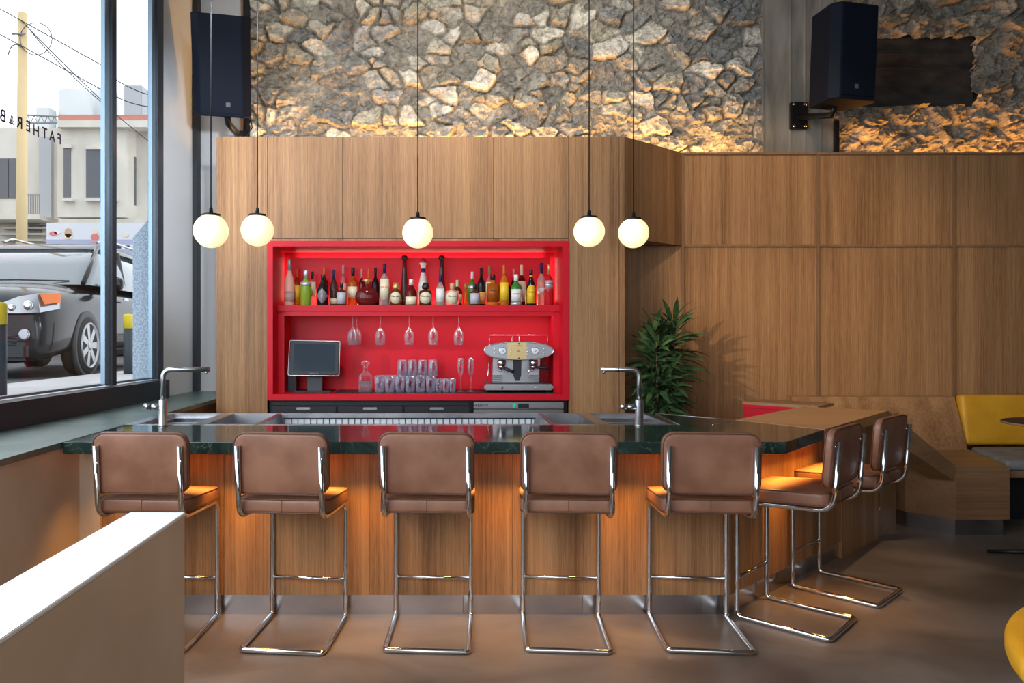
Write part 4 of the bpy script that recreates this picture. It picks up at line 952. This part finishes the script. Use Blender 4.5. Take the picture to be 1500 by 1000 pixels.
def leaf(mb, base_, az, el, ln, wd, droop, roll=None):
    roll = rnd.uniform(-1.1, 1.1) if roll is None else roll
    d = Vector((math.cos(az)*math.cos(el), math.sin(az)*math.cos(el), math.sin(el))); p_ = Vector(base_); side = Vector((-math.sin(az), math.cos(az), 0)); n_ = 9; prev = None
    for i in range(n_ + 1):
        t = i/n_; w_ = wd*(math.sin(PI*min(1, t*1.08 + .10)) ** .75) if t < .97 else .0006
        up = side.cross(d).normalized(); sd = side*math.cos(roll) + up*math.sin(roll); up = up*math.cos(roll) - side*math.sin(roll); ce = mb.v(p_ - up*w_*.35); l_ = mb.v(p_ + sd*w_); r_ = mb.v(p_ - sd*w_)
        if prev: mb.face([prev[0], prev[1], ce, l_], True); mb.face([prev[1], prev[2], r_, ce], True)
        prev = (l_, ce, r_); p_ = p_ + d*(ln/n_); p_.x = max(p_.x, -.285); p_.y = min(p_.y, .38); d = (d + Vector((0, 0, -droop/n_))).normalized()
for p0_, p1_ in tips:
    nl = int(34 * (p1_.z - .55) / .85) + 10
    for i in range(nl):
        t = (i + .5)/nl; t = t ** .8; q_ = p0_.lerp(p1_, t)
        az = i*2.4 + rnd.uniform(-.4, .4)
        if math.sin(az) > .3 and rnd.random() < .5: az = -az
        el = .10 + .95*max(0, (t - .5)/.5) ** 1.3 + rnd.uniform(-.15, .2)
        leaf(lf, q_, az, el, rnd.uniform(.22, .33) * (1.0 if t > .4 else .8), rnd.uniform(.016, .024), rnd.uniform(.7, 1.5))
# a few long leaves reaching out past the panel edge
for az, z_, el in ((-.15, 1.16, .45), (-.35, 1.04, .40), (-.05, 1.22, .8), (-.5, .98, .3), (.0, 1.12, .2)):
    leaf(lf, (.08, -.03, z_ + .12), az, el, .38, .019, 1.35)
lo = lf.build('foliage', 'leaf', pl)

# ------------------------------------------------------------------ wall speakers
def speaker(label, loc, rx, ry, rz, w, h, d, badge):
    s_ = thing('wall_speaker', label, 'speaker', loc)
    Tm = Matrix.Rotation(rz, 4, 'Z') @ Matrix.Rotation(rx, 4, 'X') @ Matrix.Rotation(ry, 4, 'Y')
    b = MB(); b.T = Tm; ch = w*.13
    b.prism([(-w/2 + ch, -d/2), (w/2 - ch, -d/2), (w/2, -d/2 + .07), (w*.36, d/2), (-w*.36, d/2), (-w/2, -d/2 + .07)], -h/2, h/2); bd = b.build('cabinet_body', 'speaker_plastic', s_)
    md = bd.modifiers.new('edge', 'BEVEL'); md.width = .012; md.segments = 3
    b = MB(); b.T = Tm; b.box(-w/2 + ch + .01, w/2 - ch - .01, -d/2 - .008, -d/2 + .005, -h/2 + .03, h/2 - .03, .003); g = b.build('grille', 'speaker_plastic', s_)
    b = MB(); b.T = Tm; b.box(badge - .018, badge + .018, -d/2 - .011, -d/2 - .008, -h/2 + .085, -h/2 + .121, .001); b.build('badge', 'speaker_badge', g)
    return s_
mat('speaker_badge', (.10, .10, .11), .4)
s1 = speaker('dark speaker tilted down on the plain wall next to the window', at(326, 96, 6.35), math.radians(22), 0, math.radians(13), .47, .80, .40, .05)
b = MB().box(-.075, .075, .625, .637, -.56, -.38, .004).build('mounting_plate', 'black_metal', s1)
MB().tube([(0.02, .05, -.38), (.02, .10, -.46), (0, .62, -.47)], .028, 12).build('arm', 'black_metal', s1)
for x in (-.048, .048): MB().lathe([(.014, 0), (.014, -.008), (.008, -.012)], 12, c=(x, .625, -.535), axis='Y').build('bolt', 'chrome', s1)
MB().tube([(.20, .1, -.36), (.20, .2, -.47), (.10, .35, -.52), (.03, .4, -.47)], .005, 8).build('cable', 'black_metal', s1)
s2 = speaker('black speaker on a bracket at the concrete column', at(1234, 85, 6.25), math.radians(3), 0, math.radians(14), .46, .77, .36, -.02)
q_ = at(1169, 170, 6.95) - s2.location
MB().box(q_.x - .075, q_.x + .075, q_.y - .03, q_.y + .018, q_.z - .125, q_.z + .125, .006).build('mounting_plate', 'black_metal', s2)
for x in (-.052, .052):
    for z in (-.1, .1): MB().lathe([(.013, 0), (.013, -.008), (.008, -.012)], 12, c=(q_.x + x, q_.y - .03, q_.z + z), axis='Y').build('bolt', 'chrome', s2)
MB().tube([(q_.x, q_.y, q_.z - .01), (-.02, .12, -.44), (-.02, .08, -.36)], [.030, .026, .022], 12).build('arm', 'black_metal', s2)
tag(MB().box(3.60, 3.635, 6.90, 6.94, 3.02, 3.42).build('wall_cable', 'black_metal'), 'black cable conduit running down from the speaker at the concrete column', 'cable')

# ------------------------------------------------------------------ street outside
noisy(mat('asphalt', (.07, .07, .07), .8), (.05, .05, .052), (.11, .11, .112), (1, 1, 1), 3, 8, rnd=False)
noisy(mat('pavement', (.5, .5, .49), .8), (.46, .455, .45), (.56, .555, .55), (1, 1, 1), 2, 6, rnd=False)
noisy(mat('render_cream', (.60, .57, .50), .9), (.55, .52, .45), (.70, .67, .60), (1, 1, .3), 1.1, 7, rnd=False)
noisy(mat('granite', (.36, .44, .52), .6), (.26, .33, .40), (.42, .50, .58), (1, 1, 1), 60, 3, rnd=False, lo=.45, hi=.55)
mat('window_dark', (.10, .11, .13), .2); mat('pole_yellow', (.66, .50, .27), .7); mat('tank_white', (.62, .65, .66), .6); mat('tile_red', (.55, .22, .17), .8)
mat('wire', (.05, .05, .06), .6); mat('metal_grey', (.25, .26, .28), .5); mat('bollard_grey', (.045, .055, .065), .5); mat('bollard_yellow', (.75, .58, .03), .5)
ZS = .975
struct(MB().box(-60, -4.15, -20, 80, ZS - .3, ZS - .02).build('street', 'asphalt'))
b = MB(); b.prism([(-4.15, -20), (win_x(-4.3) - .22, -4.3), (win_x(7.6) - .22, 7.6), (-2.55, 40), (-4.15, 40)], ZS - .3, ZS + .01); struct(b.build('sidewalk', 'pavement'))
gc = thing('granite_pillar', 'blue grey granite pillar with slanted top outside the window', 'pillar', (0, 0, 0))
b = MB(); P1 = at(195, 0, 6.75); 
b.prismy([(-2.795, ZS + .01), (-2.62, ZS + .01), (-2.62, 4.6), (-2.66, 4.6), (-2.66, 2.48), (-2.795, 2.32)], 6.75, 7.5)
b.build('shaft', 'granite', gc)
def bollard(x, y, lab):
    r = thing('bollard', lab, 'bollard', (x, y, ZS + .01), 0, 'yellow topped street bollards')
    MB().lathe([(.055, 0), (.055, .54)], 20).build('post', 'bollard_grey', r)
    MB().lathe([(.057, .54), (.057, .69), (.045, .705), (.001, .71)], 20, cap1=False).build('band', 'bollard_yellow', r)
p_ = at(188, 545, 8.9); bollard(p_.x, 8.9, 'yellow topped grey bollard between the window mullion and granite pillar')
p_ = at(-2, 578, 5.6); bollard(p_.x, 5.6, 'yellow topped grey bollard nearest the camera by the car bumper')

# parked dark car
mat('car_paint', (.012, .014, .017), .16, 0, coat=0.25, spec=.35); mat('car_glass', (.09, .12, .14), .04, 0, coat=1.0); mat('tyre', (.02, .02, .02), .8); mat('alloy', (.42, .42, .43), .35, .9)
mat('lamp_clear', (.42, .45, .48), .12, .7, coat=1); mat('lamp_orange', (.70, .16, .03), .2); mat('car_trim', (.05, .052, .055), .55)
car = thing('parked_car', 'dark parked car seen nose first through the window', 'car', (-5.27, 8.25, ZS - .02), math.radians(4)); car.scale = (1.03, 1.0, 1.08)
def loft(sections, m, name, parent):
    b = MB(); R_ = []
    for y, pts in sections: R_.append([b.v((x, y, z)) for x, z in pts])
    for u_, v_ in zip(R_, R_[1:]):
        n_ = len(u_)
        for k in range(n_): b.face([u_[k], u_[(k+1) % n_], v_[(k+1) % n_], v_[k]], True)
    b.face(R_[0]); b.face(R_[-1]); o = b.build(name, m, parent); md = o.modifiers.new('smooth', 'SUBSURF'); md.levels = md.render_levels = 2; return o
def csec(y, hw, zb, zs, zc, wst=1.0):
    pr_ = [(0, zc), (hw*.5, zc - .01), (hw*.82, zs + .01), (hw*.97, zs - .09), (hw, (zs + zb)/2), (hw*.98, zb + .12), (hw*.9, zb), (0, zb)]
    return (y, pr_ + [(-x, z) for x, z in pr_[-2:0:-1]])
loft([csec(.0, .70, .18, .64, .70), csec(.05, .82, .15, .76, .83), csec(.22, .89, .17, .88, .95), csec(.6, .91, .22, .94, 1.01), csec(1.1, .91, .24, .99, 1.07), csec(1.3, .91, .24, 1.0, 1.09),
      csec(2.5, .915, .24, 1.02, 1.10), csec(3.9, .91, .26, 1.02, 1.10), csec(4.4, .86, .30, 1.0, 1.08), csec(4.52, .74, .40, .9, 1.0)], 'car_paint', 'car_body', car)
def gh(levels, m, name):
    b = MB(); R_ = []
    for z, yf, yr, hw in levels:
        R_.append([b.v((x, (yf+yr)/2 + y, z)) for x, y in rrect(hw*2, yr - yf, .16, 4)])
    for u_, v_ in zip(R_, R_[1:]):
        for k in range(len(u_)): b.face([u_[k], u_[(k+1) % len(u_)], v_[(k+1) % len(u_)], v_[k]], True)
    b.face(R_[-1]); return b.build(name, m, car)
gh([(1.04, 1.10, 4.30, .84), (1.30, 1.50, 4.22, .775), (1.53, 1.88, 4.10, .70)], 'car_glass', 'windscreen')
gh([(1.525, 1.86, 4.14, .715), (1.58, 1.98, 4.08, .69), (1.625, 2.2, 3.9, .60), (1.645, 2.6, 3.6, .40)], 'car_paint', 'roof')
for s_ in (-1, 1):
    MB().tube([(s_*.80, 1.12, 1.05), (s_*.745, 1.52, 1.31), (s_*.675, 1.90, 1.54)], .030, 8).build('pillar', 'car_paint', car)
    MB().tube([(s_*.80, 2.55, 1.05), (s_*.71, 2.55, 1.54)], .035, 8).build('pillar', 'car_trim', car)
    MB().tube([(s_*.60, 2.1, 1.63), (s_*.61, 2.35, 1.70), (s_*.61, 3.5, 1.70), (s_*.60, 3.8, 1.63)], .016, 8).build('roof_rail', 'brushed_steel', car)
    m_ = MB(); m_.T = Matrix.Translation((s_*1.0, 1.62, 1.08)); m_.cushion(.22, .10, .15, .04, .05, .01); m_.build('mirror', 'car_paint', car)
    MB().tube([(s_*.80, 1.62, 1.06), (s_*.92, 1.62, 1.06)], .025, 8).build('mirror_arm', 'car_trim', car)
    # headlamp wraps the corner
    b = MB(); up = [(s_*.24, -.035, .69), (s_*.40, -.02, .785), (s_*.56, .01, .85), (s_*.72, .08, .885), (s_*.865, .30, .905)]; dn_ = [(s_*.24, -.04, .68), (s_*.42, -.05, .675), (s_*.60, -.03, .675), (s_*.77, .03, .685), (s_*.895, .22, .73)]
    uu = [b.v(x) for x in up]; dd = [b.v(x) for x in dn_]; ub = [b.v(Vector(x) + Vector((-s_*.03, .10, 0))) for x in up]; db = [b.v(Vector(x) + Vector((-s_*.03, .10, 0))) for x in dn_]
    for k in range(4):
        b.face([uu[k], uu[k+1], dd[k+1], dd[k]]); b.face([uu[k], ub[k], ub[k+1], uu[k+1]]); b.face([dd[k], dd[k+1], db[k+1], db[k]])
    b.face([uu[0], dd[0], db[0], ub[0]]); b.face([uu[-1], ub[-1], db[-1], dd[-1]]); hl = b.build('headlamp', 'lamp_clear', car)
    for x, y, z, r_ in ((s_*.50, -.045, .735, .040), (s_*.66, -.02, .76, .055)): MB().lathe([(r_, 0), (r_*.9, -.02), (r_*.4, -.028)], 18, c=(x, y + .025, z), axis='Y').build('reflector', 'chrome', hl)
    b = MB(); v4 = [(s_*.74, .075, .885), (s_*.872, .285, .90), (s_*.896, .225, .80), (s_*.80, .06, .77)]; a4 = [b.v(x) for x in v4]; c4_ = [b.v(Vector(x) + Vector((s_*.012, -.012, 0))) for x in v4]
    b.face(a4); b.face(c4_[::-1])
    for k in range(4): b.face([a4[k], a4[(k+1) % 4], c4_[(k+1) % 4], c4_[k]])
    b.build('indicator', 'lamp_orange', hl)
    MB().lathe([(.062, 0), (.062, -.012), (.045, -.022)], 20, c=(s_*.62, .005, .46), axis='Y').build('fog_lamp', 'lamp_clear', car)
    for wy in (.98, 3.60):
        wh = MB().lathe([(.26, -.11), (.325, -.10), (.335, -.05), (.335, .05), (.325, .10), (.26, .11)], 40, c=(s_*.82, wy, .335), axis='X').build('wheel', 'tyre', car)
        MB().lathe([(.345, 0), (.385, 0), (.385, .05), (.345, .05)], 40, c=(s_*.865 if s_ > 0 else s_*.915, wy, .34), axis='X').build('wheel_arch', 'car_trim', car)
        MB().lathe([(.24, .0), (.255, .022), (.262, .01), (.262, -.05), (.235, -.04)], 40, c=(s_*.93, wy, .335), axis='X', cap0=False, cap1=False).build('rim', 'alloy', wh)
        MB().lathe([(.235, 0), (.235, -.01)], 32, c=(s_*.87, wy, .335), axis='X').build('brake_disc', 'car_trim', wh)
        b = MB(); b.lathe([(.055, -.02), (.055, .008), (.03, .014)], 20, c=(s_*.93, wy, .335), axis='X')
        for k in range(7):
            a_ = 2*PI*k/7; ca, sa = math.cos(a_), math.sin(a_); xo = s_*.935
            pts = [(.04, -.030), (.245, -.042), (.245, .042), (.04, .030)]
            q4_ = [(xo, wy + r_*ca - t*sa, .335 + r_*sa + t*ca) for r_, t in pts]; f1 = [b.v(x) for x in q4_]; f2 = [b.v((x - s_*.02, y, z)) for x, y, z in q4_]
            b.face(f1); b.face(f2[::-1])
            for j in range(4): b.face([f1[j], f1[(j+1) % 4], f2[(j+1) % 4], f2[j]])
        b.build('spokes', 'alloy', wh)
    MB().box(min(s_*.91, s_*.925), max(s_*.91, s_*.925), 1.25, 3.15, .40, .46, .005).build('side_moulding', 'car_trim', car)
    MB().box(min(s_*.905, s_*.93), max(s_*.905, s_*.93), 2.2, 2.38, .90, .93, .008).build('door_handle', 'brushed_steel', car)
b = MB()
for z in (.60, .645, .69, .735): b.box(-.40, .40, -.03, .0, z, z + .016, .002)
b.build('grille', 'chrome', car)
MB().box(-.42, .42, -.012, .03, .58, .77, .004).build('grille_backing', 'car_trim', car)
MB().box(-.66, .66, -.03, .10, .19, .38, .04).build('bumper_lower', 'car_trim', car)
MB().box(-.10, .10, -.045, -.03, .70, .79, .006).build('badge_plate', 'chrome', car)
b = MB()
MB().tube([(-.60, 1.13, 1.085), (.05, 1.08, 1.09), (.62, 1.16, 1.085)], .008, 6).build('wiper', 'black_plastic', car)

c2 = thing('parked_car', 'silver blue car mostly hidden behind the dark parked car', 'car', (-9.9, 11.6, ZS - .02), 0)
mat('car_silver', (.35, .45, .55), .25, .5, coat=1)
car_, car = car, c2
loft([csec(.0, .62, .34, .62, .66), csec(.2, .85, .24, .82, .88), csec(1.1, .88, .24, .93, 1.0), csec(3.8, .88, .26, .95, 1.0), csec(4.2, .8, .3, .9, .95)], 'car_silver', 'car_body', c2)
gh([(.96, 1.0, 4.0, .80), (1.30, 1.5, 3.8, .70), (1.50, 1.9, 3.6, .62)], 'car_glass', 'windscreen')
gh([(1.495, 1.88, 3.62, .64), (1.56, 2.1, 3.4, .55), (1.58, 2.4, 3.1, .35)], 'car_silver', 'roof')
for s_ in (-1, 1):
    for wy in (.85, 3.3): MB().lathe([(.25, -.1), (.32, -.08), (.32, .08), (.25, .1)], 28, c=(s_*.80, wy, .32), axis='X').build('wheel', 'tyre', c2)

# truck with printed side, behind the cars
tk_ = thing('printed_truck', 'white van box printed with red and brown pictures behind the dark car', 'truck', (0, 0, 0))
TY = 17.0; a_, c_ = at(68, 361, TY), at(222, 326, TY)
mat('truck_white', (.70, .72, .78), .5); mat('truck_blue', (.40, .44, .60), .5); mat('print_red', (.70, .20, .20), .6); mat('print_tan', (.55, .38, .25), .6)
MB().box(a_.x, c_.x, TY, TY + 2.0, ZS + .5, c_.z).build('box_body', 'truck_white', tk_)
MB().box(a_.x, c_.x, TY - .01, TY, ZS + .7, a_.z + .16).build('lower_panel', 'truck_blue', tk_)
for px, py, w_, h_, m_ in ((78, 342, 6, 3.2, 'print_red'), (84, 340, 5, 2.4, 'c_white'), (100, 341, 5.5, 7, 'print_tan'), (99, 346, 7, 4, 'c_cream'), (140, 339, 3, 3.4, 'c_cream'), (139, 347, 6, 5, 'print_red'), (139, 354, 9, 1.8, 'c_pink'), (184, 344, 4, 3.2, 'c_cream')):
    q = at(px, py, TY - .014); MB().lathe([(1, 0), (1, .004)], 20, c=(0, 0, 0), axis='Y', sx=w_*TY/F, sy=h_*TY/F).build('picture', m_, tk_).location = (q.x, TY - .016, q.z)
for x in (a_.x + .8, c_.x - .8): MB().lathe([(.4, 0), (.45, .05), (.45, .25), (.4, .3)], 24, c=(x, TY + .1, ZS + .42), axis='Y').build('wheel', 'tyre', tk_)
aw = thing('striped_sign', 'blue and white chequered strip just above the dark car roof', 'sign', (0, 0, 0))
SY = 15.8; b = MB(); b2_ = MB(); q = at(96, 360, SY); q2 = at(205, 364, SY)
MB().box(q.x, q2.x, SY, SY + .05, q2.z - .02, q.z + .03).build('board', 'c_white', aw)
k = q.x
while k < q2.x - .08: b2_.box(k, k + .09, SY - .006, SY, q2.z, q.z + .01); k += .18
b2_.build('check_pattern', 'c_navy', aw)
for x in (q.x + .05, q2.x - .05): MB().box(x - .02, x + .02, SY + .02, SY + .05, ZS - .02, q2.z).build('post', 'metal_grey', aw)

# buildings
def bx(mb, px0, px1, py0, py1, Y, dep):
    a_, c_ = at(px0, py1, Y), at(px1, py0, Y); mb.box(a_.x, c_.x, Y, Y + dep, a_.z, c_.z); return mb
bd_ = thing('cream_building', 'cream rendered building with projecting bay and dark upright windows', 'building', (0, 0, 0))
BY = 24.0
b = MB(); bx(b, 84, 184, 184, 318, BY, 5); b.build('bay', 'render_cream', bd_)
b = MB(); l0, l1 = at(184, 318, BY), at(225, 318, BY + 3); zt, zb_ = at(196, 184, BY).z, ZS - .02
b.prism([(l0.x, BY), (l1.x + .3, BY + 2.2), (l1.x + .3, BY + 5), (l0.x, BY + 5)], at(196, 318, BY).z, zt); b.build('bay_side', 'render_cream', bd_)
b = MB(); e0_ = at(-90, 600, BY + .8); e1_ = at(300, 165, BY + .8); b.box(e0_.x, e1_.x, BY + .8, BY + 6, ZS - .05, at(0, 187, BY + .8).z); b.build('facade', 'render_cream', bd_)
for a__ in ((84, 215, 176, 186, BY - .25, .5), (86, 222, 320, 327, BY - .2, 1.0)):
    b = MB(); bx(b, *a__); b.build('cornice', 'render_cream', bd_)
b = MB(); bx(b, 85, 215, 168, 178, BY - .1, 1.4); b.build('roof_edge', 'tile_red', bd_)
for x0, x1, y0, y1 in ((93, 103, 216, 290), (126, 149, 218, 290), (150, 166, 222, 290)):
    b = MB(); bx(b, x0, x1, y0, y1, BY - .04, .05); f_ = b.build('window', 'window_dark', bd_)
    b = MB(); bx(b, x0 - 3, x1 + 3, y1, y1 + 4, BY - .2, .2); b.build('window_sill', 'render_cream', f_)
    b = MB(); bx(b, x0 - 1, x1 + 1, y0 - 5, y0, BY - .12, .12); b.build('window_head', 'render_cream', f_)
b = MB(); wq = at(190, 295, BY)
wx0, wx1 = l0.x + .10, l0.x + .35
t_ = (l1.x + .3 - l0.x); b.prism([(l0.x + t_*.30, BY + 2.2*.30 - .04), (l0.x + t_*.52, BY + 2.2*.52 - .04), (l0.x + t_*.52, BY + 2.2*.52 + .1), (l0.x + t_*.30, BY + 2.2*.30 + .1)], at(195, 295, BY).z, at(195, 222, BY).z); b.build('window', 'window_dark', bd_)
for x0, x1, y0, y1 in ((-30, 12, 232, 290), (13, 27, 232, 290), (43, 60, 330, 345)):
    b = MB(); bx(b, x0, x1, y0, y1, BY + .75, .1); b.build('window', 'window_dark', bd_)
b = MB(); bx(b, 57, 75, 200, 330, BY + .65, .2); b.build('pilaster', 'metal_pale', bd_) if mat('metal_pale', (.42, .44, .47), .7) else 0
for k in range(9):
    b = MB(); bx(b, 36 + k*2.6, 36.5 + k*2.6, 285, 315, BY - .2, .03); b.build('balcony_bar', 'metal_grey', bd_)
b = MB(); bx(b, 35, 58, 284, 286, BY - .2, .03); b.build('balcony_rail', 'metal_grey', bd_)
b = MB(); bx(b, -40, 58, 314, 321, BY - .3, 1.1); b.build('balcony_slab', 'render_cream', bd_)
for k in range(5):
    b = MB(); bx(b, 0, 70 - 4*k, 332 + 9*k, 335 + 9*k, BY + .5, .3); b.build('ledge', 'render_cream', bd_)
zr = at(0, 187, BY + .8).z
def tank(px0, px1, py0, Y, m_, lab, sq=False, py1=None):
    a_, c_ = at(px0, 175, Y), at(px1, py0, Y); r_ = (c_.x - a_.x)/2; z0_ = zr + .01
    if sq: o = MB().box(a_.x, c_.x, Y - r_, Y + r_, z0_, c_.z, .02).build('roof_box', m_)
    else: o = MB().lathe([(r_*.95, z0_), (r_, z0_ + .1), (r_, c_.z - .12), (r_*.8, c_.z), (r_*.2, c_.z + .03)], 32, c=((a_.x + c_.x)/2, Y, 0)).build('water_tank', m_)
    return tag(o, lab, 'water tank' if not sq else 'roof box')
tank(88, 133, 133, BY + 3, 'tank_white', 'large pale round water tank on the cream building roof')
tank(136, 173, 133, BY + 4.2, 'tank_white', 'second pale water tank on the roof, behind the window mullion')
tank(187, 213, 129, BY + 3.2, 'metal_pale', 'grey box on the cream building roof beyond the mullion', True)
tank(58, 78, 160, BY + 2.5, 'tank_white', 'small pale box on the roof beside the big tank', True)
b = MB()
q0_, q1_ = at(30, 168, BY + .9), at(150, 174, BY + .9)
b.tube([q0_, q1_], .03, 6).tube([q0_ - Vector((0, 0, .28)), q1_ - Vector((0, 0, .10))], .03, 6)
for k in range(12):
    u_ = q0_.lerp(q1_, k/12); v_ = (q0_ - Vector((0, 0, .28))).lerp(q1_ - Vector((0, 0, .10)), (k + .5)/12); x_ = q0_.lerp(q1_, (k+1)/12); b.tube([u_, v_, x_], .018, 5)
tag(b.build('lattice_girder', 'metal_grey'), 'thin metal lattice girder along the roofline of the cream building', 'girder')
PYY = 15.0; q = at(31, 360, PYY)
up_ = thing('utility_pole', 'yellowish wooden utility pole carrying wires across the street', 'pole', (q.x, PYY, ZS - .02))
zt = at(31, 18, PYY).z - ZS
MB().tube([(0, 0, 0), (.03, 0, zt)], [.115, .085], 16).build('pole', 'pole_yellow', up_)
MB().tube([(-.12, -.1, zt - .45), (.14, -.1, zt - .45)], .02, 8).build('crosspiece', 'metal_grey', up_)
WR = [((-60, -20), (31, 30), (150, 96)), ((31, 30), (90, 90), (150, 148)), ((-20, 40), (33, 68), (150, 132)), ((38, 36), (110, 115), (222, 210)), ((160, 110), (190, 128), (222, 140)), ((160, 135), (190, 150), (230, 158)), ((33, 70), (20, 66), (12, 80))]
for i, w_ in enumerate(WR):
    pts = [at(*p_, PYY - .1) for p_ in w_]; c0, c1, c2_ = pts; pth = [c0*(1-t)**2 + (c1*2 - (c0 + c2_)/2)*2*t*(1-t) + c2_*t*t for t in [k/14 for k in range(15)]]
    MB().tube([p_ - up_.location for p_ in pth], .010, 5).build('wire', 'wire', up_)
b = MB().tube([Vector((.35 + .32*math.cos(t), -.1, zt - .55 + .32*math.sin(t))) for t in [2*PI*k/24 for k in range(24)]], .008, 5, closed=True); b.build('cable_coil', 'wire', up_)
